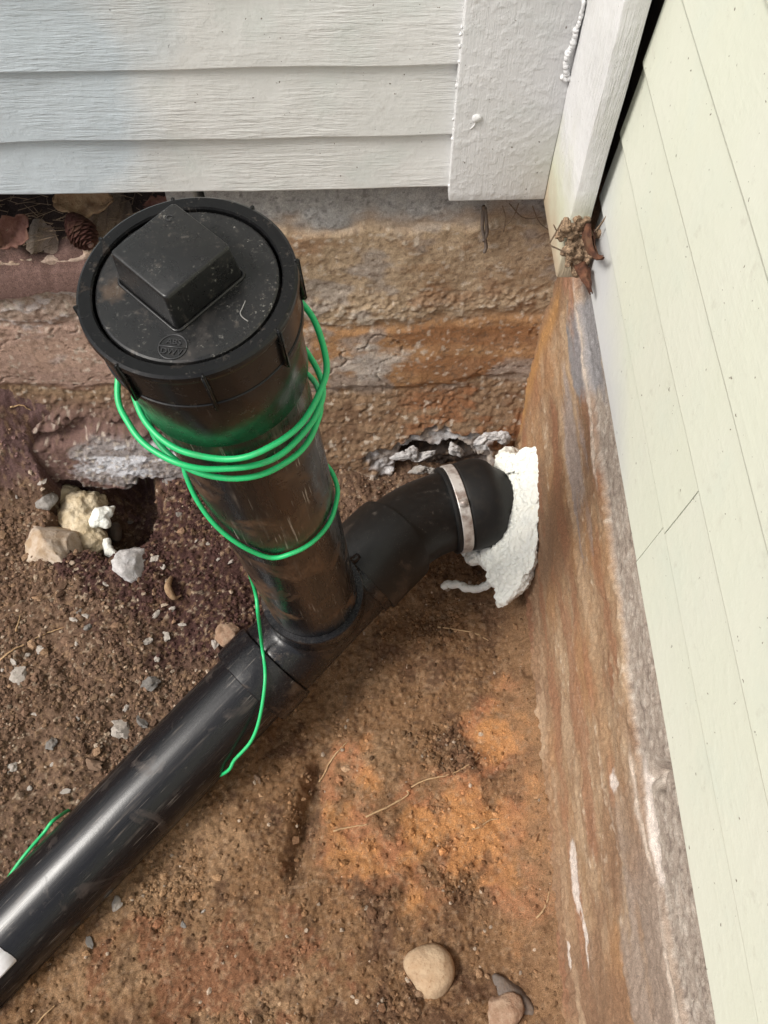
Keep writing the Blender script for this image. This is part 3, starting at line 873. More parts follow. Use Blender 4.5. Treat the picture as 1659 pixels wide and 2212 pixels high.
# local x -> world +y ; local -y -> world +x, so mirror: use rotation -90 (x -> -y, -y -> -x)
rot = Matrix.Rotation(R(-90), 4, 'Z')
RWM = Matrix.Translation((SID_X, 0, 0)) @ Matrix.Rotation(-math.atan(SKEW), 4, 'Z') @ Matrix.Translation((-SID_X, 0, 0))
jq = [at_wall(1395, 1200, 0.010).y, at_wall(1470, 1120, 0.010).y]
for i, z0 in enumerate(rz0[:-1]):
    z1 = rz0[i + 1] + 0.006
    yend = 0.647 + (0.004, 0.008, 0.002, -0.006, 0.004)[i % 5]
    cuts = [yend, -3.0]
    if i < 2: cuts = [yend, jq[i] + 0.0006, jq[i] - 0.0006, -3.0]
    for a, b in zip(cuts[0::2], cuts[1::2]):
        me = board('siding_board', a - b, z0, z1, 0.0112, 0.0060, 30 + i * 2 + (b > -2), 0.0004, 0.02, 0.0030)
        o = link('siding_board', me, 'cream_paint', rw, RWM @ Matrix.Translation((SID_X, a, 0)) @ rot)
        sharpen(o, 10)
bm = bmesh.new(); box_bm(bm, (SID_X + 0.012, -3.0, 0.575), (SID_X + 0.12, 0.765, 2.9))
link('wall_panel', bm_mesh('wall_panel', bm), 'house_core', rw, RWM, smooth=False)
bm = bmesh.new(); box_bm(bm, (SID_X - 0.010, -3.0, rz0[-1]), (SID_X + 0.011, 0.655, 2.9))
link('upper_siding', bm_mesh('upper_siding', bm), 'cream_paint', rw, RWM, smooth=False)

# ================================================================== DRAIN PIPE WITH CLEANOUT
AX_D = (TEE - CAP).normalized()                 # down the riser
AX_L = (TEE - CAP).length
dp = empty('drain_pipe', (TEE.x, TEE.y, soil_at(TEE.x, TEE.y)))
tag(dp, 'black plastic drain pipe with an upright capped cleanout riser, bend and rubber coupling', 'drain pipe')
RF = frame(CAP, -AX_D, _rt)                      # local z up the riser, x to the viewer's right, origin on the cap rim
def rl(name, prof, mat, parent=dp, M=RF, n=96, ang=30, **kw):
    o = link(name, lathe(name, prof, n, **kw), mat, parent, M)
    return sharpen(o, ang)
# riser
rl('riser_pipe', [(0.0572, -0.085), (0.0572, -AX_L + 0.07), (0.0525, -AX_L + 0.07), (0.0525, -0.085)], 'abs_riser')
# cleanout adapter: rim, hub with ribs, skirt
adp = rl('cleanout_adapter', [(0.0568, -0.020), (0.0568, -0.0015), (0.0578, -0.0003), (0.0645, 0.0), (0.0662, -0.0012), (0.0668, -0.0045), (0.0660, -0.007),
                            (0.0650, -0.0075), (0.0642, -0.034), (0.0650, -0.0345), (0.0650, -0.039), (0.0632, -0.0415), (0.0612, -0.0435), (0.0606, -0.095), (0.0598, -0.0965), (0.0574, -0.097)], 'abs_ring')
rib_bm = bmesh.new(); box_bm(rib_bm, (-0.0012, -0.0022, -0.038), (0.0012, 0.0022, 0.0))
bmesh.ops.bevel(rib_bm, geom=rib_bm.edges[:], offset=0.0007, segments=2, affect='EDGES')
rib_me = bm_mesh('rib', rib_bm)
for k in range(8):
    a = R(-90 + 13 + 45 * k)
    M = RF @ Matrix.Translation((0.0661 * math.cos(a), 0.0661 * math.sin(a), -0.0003)) @ Matrix.Rotation(a + R(90), 4, 'Z')
    link('rib', rib_me, 'abs_ring', adp, M)
# screw plug with its square head
plug = rl('cleanout_plug', [(0.0555, -0.018), (0.0555, -0.0035), (0.0548, -0.0018), (0.0536, -0.0010), (0.0400, -0.0008), (0.0002, -0.0008)], 'abs_plug', close_end=True)
def rsq(h, rc, n=6):
    out = []
    for sx, sy in ((1, 1), (-1, 1), (-1, -1), (1, -1)):
        for t in range(n + 1):
            a = math.atan2(sy, sx) - math.pi / 4 + t * math.pi / 2 / n
            out.append((sx * (h - rc) + rc * math.cos(a), sy * (h - rc) + rc * math.sin(a)))
    return out
sq = bmesh.new()
loops = []
for h, rc, z in ((0.0268, 0.0030, -0.004), (0.0265, 0.0030, 0.0), (0.0246, 0.0029, 0.0240), (0.0244, 0.0029, 0.0252), (0.0239, 0.0027, 0.0260), (0.0232, 0.0024, 0.0263)):
    loops.append([sq.verts.new((x, y, z)) for x, y in rsq(h, rc)])
for l0, l1 in zip(loops, loops[1:]):
    for i in range(len(l0)):
        sq.faces.new((l0[i], l0[(i + 1) % len(l0)], l1[(i + 1) % len(l0)], l1[i]))
sq.faces.new(loops[-1])
MSQ = RF @ Matrix.Translation((-0.0035, 0.0035, -0.0008)) @ Matrix.Rotation(R(47), 4, 'Z')
o = link('square_head', bm_mesh('square_head', sq), 'abs_plug', plug, MSQ); sharpen(o, 50)
# raised bead round the foot of the head
pts = [Vector((x, y, 0.0003)) for x, y in rsq(0.0275, 0.0038)]
link('head_bead', tube_mesh('head_bead', pts + [pts[0]], 0.0011, 7), 'abs_plug', plug, MSQ)
def text_mesh(txt, size, ext):
    cu = bpy.data.curves.new('t', 'FONT')
    cu.body = txt; cu.size = size; cu.extrude = ext; cu.align_x = 'CENTER'; cu.align_y = 'CENTER'
    o = bpy.data.objects.new('t', cu); C.objects.link(o)
    dg = bpy.context.evaluated_depsgraph_get()
    me = bpy.data.meshes.new_from_object(o.evaluated_get(dg))
    bpy.data.objects.remove(o)
    return me
MK = RF @ Matrix.Translation((-0.0040, -0.0447, -0.0006)) @ Matrix.Rotation(R(-8), 4, 'Z')
ring = [Vector((0.0082 * math.cos(2 * math.pi * i / 40), 0.0082 * math.sin(2 * math.pi * i / 40), 0)) for i in range(41)]
link('mark_ring', tube_mesh('mark_ring', ring, 0.00045, 6), 'abs_letter', plug, MK)
link('mark_bar', tube_mesh('mark_bar', [Vector((-0.008, 0, 0)), Vector((0, 0, 0)), Vector((0.008, 0, 0))], 0.0005, 6), 'abs_letter', plug, MK)
link('mark_letters', text_mesh('ABS', 0.0054, 0.0004), 'abs_letter', plug, MK @ Matrix.Translation((0, 0.0032, 0)), smooth=False)
link('mark_letters', text_mesh('DWV', 0.0054, 0.0004), 'abs_letter', plug, MK @ Matrix.Translation((0, -0.0034, 0)), smooth=False)
link('mark_letters', text_mesh('C', 0.0062, 0.0004), 'abs_letter', plug, RF @ Matrix.Translation((-0.006, 0.0255, 0.0255)) @ Matrix.Rotation(R(-20), 4, 'Z'), smooth=False)
sc = [(0.036, -0.014), (0.0345, -0.019), (0.0335, -0.0225), (0.035, -0.0255), (0.0385, -0.0285)]
link('scratch', tube_mesh('scratch', spline([Vector((x, y, -0.0006)) for x, y in sc], 6), 0.00035, 6), 'abs_scuff_dim', plug, RF)

# wye fitting
run_dir = (TEE - PIPE_MID); run_dir.normalize()
out_dir = Vector((math.cos(R(13)), math.sin(R(13)), 0.01)).normalized()
MR = frame(TEE, run_dir, -AX_D)                  # local z along the run towards the house
fit = bmesh.new()
def add_cyl(bm, M, r, z0, z1, n=48):
    a = [bm.verts.new(M @ Vector((r * math.cos(2 * math.pi * i / n), r * math.sin(2 * math.pi * i / n), z0))) for i in range(n)]
    b = [bm.verts.new(M @ Vector((r * math.cos(2 * math.pi * i / n), r * math.sin(2 * math.pi * i / n), z1))) for i in range(n)]
    for i in range(n): bm.faces.new((a[i], a[(i + 1) % n], b[(i + 1) % n], b[i]))
    bm.faces.new(list(reversed(a))); bm.faces.new(b)
def add_sweep(bm, pts, rad, n=40):
    me = tube_mesh('tmp', pts, rad, n)
    bm.from_mesh(me); bpy.data.meshes.remove(me)
MT = Matrix.Translation(-TEE)
def tl(p): return MT @ Vector(p)
FI = Matrix.Translation(TEE)
add_cyl(fit, MT @ MR, 0.0585, -0.088, 0.075)
M_up = frame(TEE, -AX_D, _rt)
add_cyl(fit, MT @ M_up, 0.0600, 0.0, 0.072)
sweep = []
for t in np.linspace(0, 1, 10):
    a = t * math.pi / 2
    sweep.append(tl(TEE - AX_D * (0.070 * (1 - math.cos(a)) ) * 0 + (-AX_D) * (0.066 * (1 - math.sin(a))) - run_dir * (0.066 * (1 - math.cos(a)))))
add_sweep(fit, sweep, 0.0575)
me = remeshed('wye_body', fit, 0.0030, 6)
wye = link('wye_fitting', me, 'abs_fitting', dp, FI)
rl('riser_hub', [(0.0575, 0.100), (0.0650, 0.1000), (0.0662, 0.0985), (0.0662, 0.060), (0.0640, 0.054), (0.058, 0.050)], 'abs_fitting', wye, M_up)
rl('run_hub', [(0.0555, -0.135), (0.0635, -0.135), (0.0645, -0.1335), (0.0645, -0.092), (0.0630, -0.086), (0.057, -0.0855)], 'abs_fitting', wye, MR)
rl('run_hub', [(0.0555, 0.066), (0.0618, 0.066), (0.0625, 0.068), (0.0625, 0.104), (0.0612, 0.106), (0.056, 0.106)], 'abs_fitting', wye, MR)
# gusset ribs where the branch joins
for sgn in (1,):
    p0 = TEE - AX_D * 0.060 + run_dir * 0.062
    web = [tl(TEE - AX_D * 0.088 + run_dir * 0.058), tl(TEE - AX_D * 0.070 + run_dir * 0.066), tl(TEE - AX_D * 0.0635 + run_dir * 0.082)]
    link('web', tube_mesh('web', spline(web, 6), 0.006, 10), 'abs_fitting', wye, FI)
# long run pipe down to the lower left
pdir = (PIPE_END - PIPE_MID).normalized()
st_pt = TEE - run_dir * 0.118
pipe_len = (PIPE_END - st_pt).length + 0.55
MP = frame(st_pt, (PIPE_END - st_pt), (0, 0, 1))
RP = 0.0555
rp = rl('run_pipe', [(RP - 0.004, 0.0), (RP, 0.0), (RP, pipe_len), (RP - 0.004, pipe_len), (RP - 0.004, 0.02)], 'abs_run', dp, MP)
# glue line squeezed out at the hub
link('glue_line', lumpy_tube('glue_line', [MP @ Vector((math.cos(a) * (RP + 0.0004), math.sin(a) * (RP + 0.0004), 0.0185)) for a in np.linspace(R(-25), R(35), 12)], 0.0011, 4, 7, 0.7, 4), 'abs_scuff', rp)
# white paper label wrapped round the pipe
def on_cyl(u, v, A, D, r):
    """where the sight line through a pixel first meets a cylinder"""
    d_ = ray(u, v); D = D.normalized()
    m = CAMP - A
    dp_, mp_ = d_ - D * d_.dot(D), m - D * m.dot(D)
    a_, b_, c_ = dp_.dot(dp_), 2 * dp_.dot(mp_), mp_.dot(mp_) - r * r
    disc = b_ * b_ - 4 * a_ * c_
    t = (-b_ - math.sqrt(disc)) / (2 * a_) if disc > 0 else -b_ / (2 * a_)
    return CAMP + d_ * t
PDIR = (PIPE_END - st_pt).normalized()
def pl_loc(u, v):
    p = MP.inverted() @ on_cyl(u, v, st_pt, PDIR, RP)
    return math.atan2(p.y, p.x), p.z
aA, zA = pl_loc(-30, 2030); aB, zB = pl_loc(48, 2074); aC, zC = pl_loc(4, 2108)
lb = bmesh.new()
rows = []
NA = 20
for i in range(NA + 1):
    t = i / NA
    a = aA + (aC - aA) * t
    e = min(1.0, max(0.0, (a - aA) / (aB - aA)))
    z_lo = zB + 0.004 * (1 - e) + max(0.0, (t - 0.85)) * 0.02 + 0.0012 * mnoise.noise(Vector((i * 0.5, 0, 2)))
    rows.append([lb.verts.new(((RP + 0.0008) * math.cos(a), (RP + 0.0008) * math.sin(a), z_lo + j * 0.02)) for j in range(6)])
for r0, r1 in zip(rows, rows[1:]):
    for j in range(5): lb.faces.new((r0[j], r1[j], r1[j + 1], r0[j + 1]))
label = link('paper_label', bm_mesh('paper_label', lb), 'label_white', rp, MP)
label['label'] = 'white paper label stuck round the pipe'
md = label.modifiers.new('t', 'SOLIDIFY'); md.thickness = 0.0004; md.offset = 1
# elbow: bends from the run towards the house wall
e0 = TEE + run_dir * 0.078
e3 = COUP - out_dir * 0.030
bez = []
hl = (e3 - e0).length * 0.40
for t in np.linspace(0, 1, 70):
    a, b = e0 + run_dir * hl, e3 - out_dir * hl
    bez.append(e0 * (1 - t) ** 3 + a * 3 * t * (1 - t) ** 2 + b * 3 * t * t * (1 - t) + e3 * t ** 3)
rad = [0.0672 if i < 26 else 0.0588 for i in range(70)]
o = link('elbow', tube_mesh('elbow', [tl(p) for p in bez], rad, 64), 'abs_elbow', dp, FI); sharpen(o, 40)
# rubber coupling and hose clamp
MC = frame(COUP, out_dir, (0, 0, 1))
cp_ = rl('rubber_coupling', [(0.0560, -0.050), (0.0640, -0.050), (0.0660, -0.0485), (0.0660, -0.0465), (0.0645, -0.0445), (0.0645, -0.026), (0.0662, -0.024), (0.0672, -0.016), (0.0672, 0.006), (0.0655, 0.014), (0.060, 0.023), (0.050, 0.031), (0.040, 0.045)], 'rubber', dp, MC)
clamp = rl('hose_clamp', [(0.0642, -0.0430), (0.0662, -0.0430), (0.0668, -0.0420), (0.0668, -0.0290), (0.0662, -0.0280), (0.0642, -0.0280)], 'stainless', cp_, MC)
sb = bmesh.new(); box_bm(sb, (-0.006, -0.004, -0.0062), (0.006, 0.0030, 0.0062)); bmesh.ops.bevel(sb, geom=sb.edges[:], offset=0.0018, segments=2, affect='EDGES')
aa = R(22)
MS = MC @ Matrix.Rotation(aa, 4, 'Z') @ Matrix.Translation((0.0676, 0, -0.0355)) @ Matrix.Rotation(R(90), 4, 'Z')
link('clamp_screw', bm_mesh('clamp_screw', sb), 'stainless', cp_, MS)

# ================================================================== GREEN TRACER WIRE
def rp_pt(th, t, r):
    a = R(th)
    return RF @ Vector((r * math.sin(a), -r * math.cos(a), -t))
def t_front(v, r, th=0.0):
    lo, hi = 0.0, 0.75
    for _ in range(40):
        m = 0.5 * (lo + hi)
        if proj(rp_pt(th, m, r))[1] < v: lo = m
        else: hi = m
    return lo
RW = 0.0603
tA, tB, tC, tD = t_front(992, RW + .003), t_front(1013, RW + .003), t_front(1034, RW + .003), t_front(1204, RW)
ground_pts = []
for u, v in ((-160, 2110), (-80, 2010), (0, 1922), (45, 1858), (92, 1800), (122, 1768)):
    p = at_z(u, v, 0.045 if u > 20 else 0.03)
    ground_pts.append(p)
mid_under = at_z(250, 1745, -0.04)
under = [Vector((at_z(190, 1735, -0.03))), Vector((at_z(340, 1720, -0.045))), Vector((at_z(460, 1672, -0.005)))]
RUNR = 0.0705
up_pts = [on_cyl(470, 1668, TEE, run_dir, 0.060) - Vector((0, 0, 0.02)), on_cyl(507, 1640, TEE, run_dir, 0.063), on_cyl(543, 1600, TEE, run_dir, RUNR), on_cyl(563, 1540, TEE, run_dir, RUNR), on_cyl(573, 1465, TEE, run_dir, RUNR), on_cyl(566, 1395, TEE, run_dir, RUNR), at_d(557, 1325, 1.000), at_d(548, 1262, 0.985)]
under = under[:2]
wp = ground_pts + under + up_pts
wp += [rp_pt(-112, tD + 0.050, RW + .004), rp_pt(-140, tD + 0.040, RW), rp_pt(-180, tD + 0.026, RW), rp_pt(-225, tD + 0.012, RW)]
def turn(t0, t1, r0, r1, a0, a1, n=12):
    out = []
    for i in range(n):
        q_ = i / n
        out.append(rp_pt(a0 + (a1 - a0) * q_, t0 + (t1 - t0) * q_, r0 + (r1 - r0) * q_))
    return out
# th runs right (90) -> front (0) -> left (-90) -> back (-180)
wp += turn(tD - 0.002, tD, RW, RW, 100, 0, 5)
wp += turn(tD, tC + 0.085, RW, RW + .002, 0, -90, 4)
wp += turn(tC + 0.085, tC + 0.012, RW + .002, RW + .004, -90, -270, 6)
wp += turn(tC + 0.010, tC, RW + .003, RW + .003, 90, 0, 5)
wp += turn(tC, tC - 0.012, RW + .003, RW + .003, 0, -90, 5)
wp += turn(tC - 0.012, tB + 0.004, RW + .003, RW + .005, -90, -270, 8)
wp += turn(tB + 0.002, tB, RW + .007, RW + .003, 90, 0, 5)
wp += turn(tB, tB - 0.014, RW + .003, RW + .017, 0, -80, 5)       # loose loop standing off to the left
wp += turn(tB - 0.014, tA - 0.055, RW + .017, RW + .005, -80, -180, 5)
wp += turn(tA - 0.055, tA - 0.016, RW + .005, RW + .013, -180, -262, 5)
wp += turn(tA - 0.012, tA, RW + .013, RW + .003, 92, 0, 5)        # and to the right
wp += turn(tA, tA - 0.012, RW + .003, RW + .003, 0, -90, 5)
wp += turn(tA - 0.012, tA + 0.0, RW + .003, RW + .001, -90, -200, 5)
wire = link('tracer_wire', tube_mesh('tracer_wire', [p + Vector((mnoise.noise(Vector((i * .09, 1, 0))), mnoise.noise(Vector((i * .09, 2, 0))), mnoise.noise(Vector((i * .09, 3, 0))))) * 0.0013 for i, p in enumerate(spline(wp, 7))], 0.0023, 10), 'green_wire')
tag(wire, 'bright green insulated wire wound round the upright pipe and trailing under the run', 'wire')

# ================================================================== EXPANDING FOAM
def foam(name, balls, mat, vox=0.0035, amp=0.0035, freq=70, seed=0, shave=None):
    bm = bmesh.new()
    o = Vector(balls[0][0])
    for p, r in balls:
        bmesh.ops.create_icosphere(bm, subdivisions=3, radius=r, matrix=Matrix.Translation(Vector(p) - o))
    me = remeshed(name, bm, vox, 10)
    nv = len(me.vertices)
    co = np.empty(nv * 3, np.float32); me.vertices.foreach_get('co', co); co = co.reshape(-1, 3)
    if shave:      # trimmed back with a knife, so one side is flat and torn
        sn = np.array(Vector(shave[0]).normalized()); q_ = co @ sn
        cut = np.percentile(q_, shave[1]) + 0.004 * np.array([mnoise.noise(Vector(c) * 25) for c in co])
        co = (co - sn[None] * (np.maximum(0, q_ - cut) * 0.9)[:, None]).astype(np.float32)
        me.vertices.foreach_set('co', co.ravel()); me.update()
    nn = np.array([v.normal for v in me.vertices])
    dsp = np.array([mnoise.noise(Vector(c) * freq + Vector((seed, 0, 0))) + 0.6 * mnoise.noise(Vector(c) * freq * 2.3) for c in co])
    co += (nn * (dsp * amp)[:, None]).astype(np.float32)
    me.vertices.foreach_set('co', co.ravel()); me.update()
    return link(name, me, mat, None, Matrix.Translation(o))
rr = random.Random(5)
balls = []
ce = MC @ Vector((0, 0, 0.038))
for k in range(46):      # collar of foam round the coupling's end
    a = 2 * math.pi * k / 46
    r_ = 0.052 + rr.uniform(-0.006, 0.010)
    p = ce + Vector((0.008 + rr.uniform(-0.004, 0.012), math.cos(a) * r_, math.sin(a) * r_ * 0.9))
    balls.append((p, rr.uniform(0.014, 0.022)))
for (u, v, x, r_) in ((1040, 985, 0.156, 0.012), (1060, 975, 0.166, 0.018), (1080, 980, 0.176, 0.022), (1098, 985, 0.187, 0.020), (1100, 1005, 0.190, 0.022), (1085, 1010, 0.180, 0.018), (1110, 1040, 0.196, 0.022), (1112, 1075, 0.199, 0.024), (1114, 1110, 0.200, 0.024),
                      (1112, 1145, 0.199, 0.024), (1110, 1180, 0.197, 0.028), (1090, 1200, 0.189, 0.028), (1065, 1205, 0.178, 0.022), (1035, 1197, 0.160, 0.016), (1008, 1190, 0.146, 0.010),
                      (1105, 1230, 0.196, 0.028), (1096, 1270, 0.190, 0.018), (1086, 1292, 0.184, 0.011), (1080, 1304, 0.181, 0.006), (1080, 1240, 0.183, 0.022), (1126, 1215, 0.205, 0.016), (1122, 1160, 0.204, 0.018), (1122, 1060, 0.204, 0.016)):
    p = at_x(u, v, x)
    balls.append((p, r_)); balls.append((p + Vector((0.007, 0.004, 0)), r_))
    for _ in range(3):
        balls.append((p + Vector((rr.uniform(-1, .6), rr.uniform(-1, 1), rr.uniform(-1, 1))) * r_ * 0.6, r_ * rr.uniform(0.55, 0.85)))
fo = foam('expanding_foam', balls, 'foam_white', 0.0024, 0.0026, 190, 2, ((-0.78, -0.10, 0.62), 56))
tag(fo, 'white expanding foam plug packed round the rubber coupling in the corner', 'foam')
tail = [at_z(952, 1266, 0.012), at_z(985, 1262, 0.016), at_z(1015, 1272, 0.018), at_z(1045, 1268, 0.022), at_z(1070, 1250, 0.034)]
link('foam_tail', lumpy_tube('foam_tail', tail, 0.0062, 8, 12, 0.25), 'foam_white', fo)

# old foam in the hole
b2 = []
for (u, v, z, r_) in ((150, 1075, 0.012, 0.020), (170, 1095, 0.014, 0.024), (195, 1090, 0.010, 0.020), (160, 1120, 0.012, 0.023), (185, 1140, 0.008, 0.024), (200, 1170, 0.0, 0.022), (195, 1190, -0.006, 0.016), (215, 1085, 0.004, 0.012)):
    b2.append((at_z(u, v, z), r_ * 1.12))
f2 = foam('expanding_foam', b2, 'foam_old', 0.0025, 0.0038, 85, 9)
tag(f2, 'yellowed old foam lump swelling from the hole in the dark earth', 'foam')
b3 = [(at_z(215, 1112, 0.032), 0.013), (at_z(232, 1105, 0.030), 0.010), (at_z(205, 1128, 0.030), 0.010), (at_z(226, 1130, 0.026), 0.010), (at_z(242, 1098, 0.026), 0.005)]
fq = foam('pale_skin', b3, 'foam_white', 0.0022, 0.002, 110, 4); fq.parent = f2; fq.matrix_basis = f2.matrix_basis.inverted() @ fq.matrix_basis
link('foam_tail', lumpy_tube('foam_tail', [at_z(228, 1165, 0.006), at_z(236, 1190, 0.004), at_z(252, 1202, 0.01), at_z(274, 1196, 0.018)], 0.0075, 3, 12, 0.3), 'foam_white', f2)

# ================================================================== STONES, CHUNKS, CHIPS
def put(name, me, mat, u, v, size, rot=(0, 0, 0), sink=0.25):
    p = on_soil(u, v)
    p.z += size * (0.5 - sink)
    M = Matrix.Translation(p) @ Matrix.Rotation(rot[2], 4, 'Z') @ Matrix.Rotation(rot[0], 4, 'X') @ Matrix.Rotation(rot[1], 4, 'Y')
    return link(name, me, mat, None, M)
PX = 1.17 / F_PX        # metres per photo unit on the pit floor
# the big pebble
bm = bmesh.new(); bmesh.ops.create_icosphere(bm, subdivisions=4, radius=1)
for v in bm.verts:
    d_ = v.co.normalized(); a = math.atan2(d_.y, d_.x)
    s = 1 + 0.30 * max(0, math.cos(a - R(170))) ** 5 + 0.20 * max(0, math.cos(a - R(262))) ** 6 - 0.10 * max(0, math.cos(a - R(216))) ** 4 + 0.05 * mnoise.noise(d_ * 1.5)
    v.co = Vector((d_.x * 0.029 * s, d_.y * 0.029 * s, max(d_.z, -0.6) * 0.018 * (1 + .05 * mnoise.noise(d_ * 2))))
tag(put('pebble', bm_mesh('pebble', bm), 'stone_tan', 934, 2095, 0.036, (R(6), R(-4), R(-6)), 0.50), 'smooth tan pebble with a pointed side, the largest stone on the pit floor', 'stone')
tag(put('slate_stone', lump('slate_stone', (0.034, 0.014, 0.010), 8, 3, 0.2, 1.3, 0, 0.7), 'stone_slate', 1108, 2148, 0.02, (R(8), 0, R(-42)), 0.45), 'dark elongated flat stone beside the tan pebble', 'stone')
tag(put('brown_stone', lump('brown_stone', (0.030, 0.026, 0.016), 9, 4, 0.35, 1.5, 0, 0.9), 'stone_pink', 1088, 2198, 0.028, (0, 0, R(20)), 0.52), 'brown half-buried stone next to the dark flat stone', 'stone')
# tan mortar block left of the old foam and grey chunk right of it
def rough_block(name, sz, seed):
    bm = bmesh.new(); box_bm(bm, [-s for s in sz], list(sz))
    bmesh.ops.subdivide_edges(bm, edges=bm.edges[:], cuts=9, use_grid_fill=True)
    bmesh.ops.bevel(bm, geom=[e for e in bm.edges if e.calc_face_angle(0) > 1], offset=0.006, segments=2, affect='EDGES')
    for v in bm.verts:
        v.co += v.co.normalized() * (0.007 * mnoise.noise(v.co * 28 + Vector((seed, 0, 0))) + 0.003 * mnoise.noise(v.co * 90))
    return bm_mesh(name, bm)
tag(put('mortar_block', lump('mortar_block', (0.044, 0.066, 0.034), 23, 5, 0.30, 1.3, 0, 0.97), 'concrete_tan', 112, 1185, 0.06, (R(10), R(-14), R(14)), 0.62), 'broken tan mortar block with white smears beside the yellowed foam', 'masonry')
tag(put('concrete_chunk', lump('concrete_chunk', (0.038, 0.030, 0.022), 12, 4, 0.45, 1.9, 0, 0.8), 'concrete_chunk', 285, 1222, 0.034, (R(14), R(8), R(70)), 0.5), 'pale grey angular concrete chunk in the dark earth beside the foam hole', 'masonry')
tag(put('round_cobble', lump('round_cobble', (0.018, 0.015, 0.013), 15, 4, 0.3, 1.4, 0, 0.7), 'stone_grey', 102, 1085, 0.025, (0, 0, 0.4), 0.35), 'rounded grey cobble at the left rim of the foam hole', 'stone')
tag(put('dark_cobble', lump('dark_cobble', (0.012, 0.022, 0.012), 16, 3, 0.15), 'stone_slate', 249, 1150, 0.02, (0, 0, 0.2), 0.3), 'dark oblong cobble wedged in the foam hole', 'stone')
tag(put('tan_stone', lump('tan_stone', (0.022, 0.018, 0.013), 17, 4, 0.4, 1.5, 0, 0.9), 'stone_pink', 493, 1370, 0.022, (0, 0.2, 0.5), 0.3), 'orange-tan stone lying against the hub of the wye fitting', 'stone')
sh = spline([on_soil(372, 1250) + Vector((0, 0, 0.006)), on_soil(366, 1275) + Vector((0, 0, 0.011)), on_soil(378, 1296) + Vector((0, 0, 0.010)), on_soil(394, 1290) + Vector((0, 0, 0.007))], 6)
tag(link('root_shard', tube_mesh('root_shard', sh, 0.0042, 8, lambda t: 0.4 + 0.9 * math.sin(math.pi * min(1, t + .1))), 'leaf_tan'), 'curved tan bark shard on the dark earth behind the pipe', 'bark')
chips = [lump('stone_chip', (1, 0.55 + 0.08 * (i % 4), 0.42), 60 + i, 3, 0.75, 1.5, 0, 0.95) for i in range(8)]
CH = {'pale': [(440, 955, 50), (245, 1140, 60), (165, 1165, 42), (125, 1280, 95), (90, 1210, 45), (20, 1250, 32), (880, 1085, 60), (1000, 1055, 52), (1090, 985, 42), (940, 1195, 42),
              (755, 1485, 52), (740, 1600, 105), (630, 740, 45), (1030, 890, 42), (940, 920, 55), (930, 590, 50), (1390, 605, 40), (1250, 500, 30), (1310, 590, 28), (285, 170, 52), (105, 220, 30), (1290, 1110, 60), (460, 1100, 36), (520, 930, 40), (1180, 480, 26), (980, 640, 40)],
      'grey': [(525, 1005, 50), (900, 1325, 90), (845, 1570, 82), (1070, 320, 44), (780, 370, 40), (480, 910, 34)],
      'pink': [(600, 1090, 52), (1330, 560, 36), (830, 465, 40)]}
CH2 = {'pale': [(60, 490, 50), (360, 620, 42), (630, 1240, 70), (420, 225, 28), (190, 205, 28), (1100, 1270, 20), (160, 610, 30), (285, 480, 30)], 'grey': [(270, 370, 60), (480, 1440, 50), (990, 1340, 36)], 'pink': [(505, 480, 80), (500, 1275, 50), (1390, 555, 46), (320, 670, 40)]}
lab = {'pale': ('pale angular stone chip lying on the brown earth around the black pipe', 'pale stone chips'), 'grey': ('grey stone chip lying on the brown earth around the black pipe', 'grey stone chips'), 'pink': ('pinkish stone chip lying on the brown earth around the black pipe', 'pinkish stone chips')}
kk = 0
for src, sc_, ox, oy in ((CH, 0.36, 0, 995.4), (CH2, 0.40, 0, 1460)):
    for key, lst in src.items():
        for (x, y, s) in lst:
            sz = s * sc_ * PX * 0.62
            u, v = ox + x * sc_, oy + y * sc_
            base = chips[kk % 8]
            nm = 'chip_%s_%d' % (key, kk % 8)
            me = bpy.data.meshes.get(nm)
            if me is None:
                me = base.copy(); me.name = nm; me.materials.append(MATS['stone_' + key])
            p = on_soil(u, v); p.z += sz * 0.22
            rz = random.uniform(0, 6.28)
            M = Matrix.Translation(p) @ Matrix.Rotation(rz, 4, 'Z') @ Matrix.Rotation(random.uniform(-0.5, 0.5), 4, 'X') @ Matrix.Diagonal((sz, sz, sz, 1))
            o = link('stone_chip', me, None, None, M, smooth=False)
            word = {'pale': 'pale angular', 'grey': 'grey', 'pink': 'pinkish'}[key]
            big = 'large ' if s * sc_ > 24 else 'small ' if s * sc_ < 15 else ''
            if u > 520: where = 'on the brown earth right of the run pipe'
            elif (u - 0) + (v - 1916) * 0.98 > -70 and v > 1380: where = 'touching the flank of the black run pipe'
            elif v < 1290: where = 'on dark earth round the old foam hole'
            elif u > 260: where = 'on dark earth behind the wye fitting'
            elif v < 1480: where = 'beside the long tan root left of the pipe'
            else: where = 'on bare brown earth below the long tan root'
            tag(o, '%s%s stone chip %s' % (big, word, where), 'stone', '%s%s chips %s' % (big, word, where))
            kk += 1

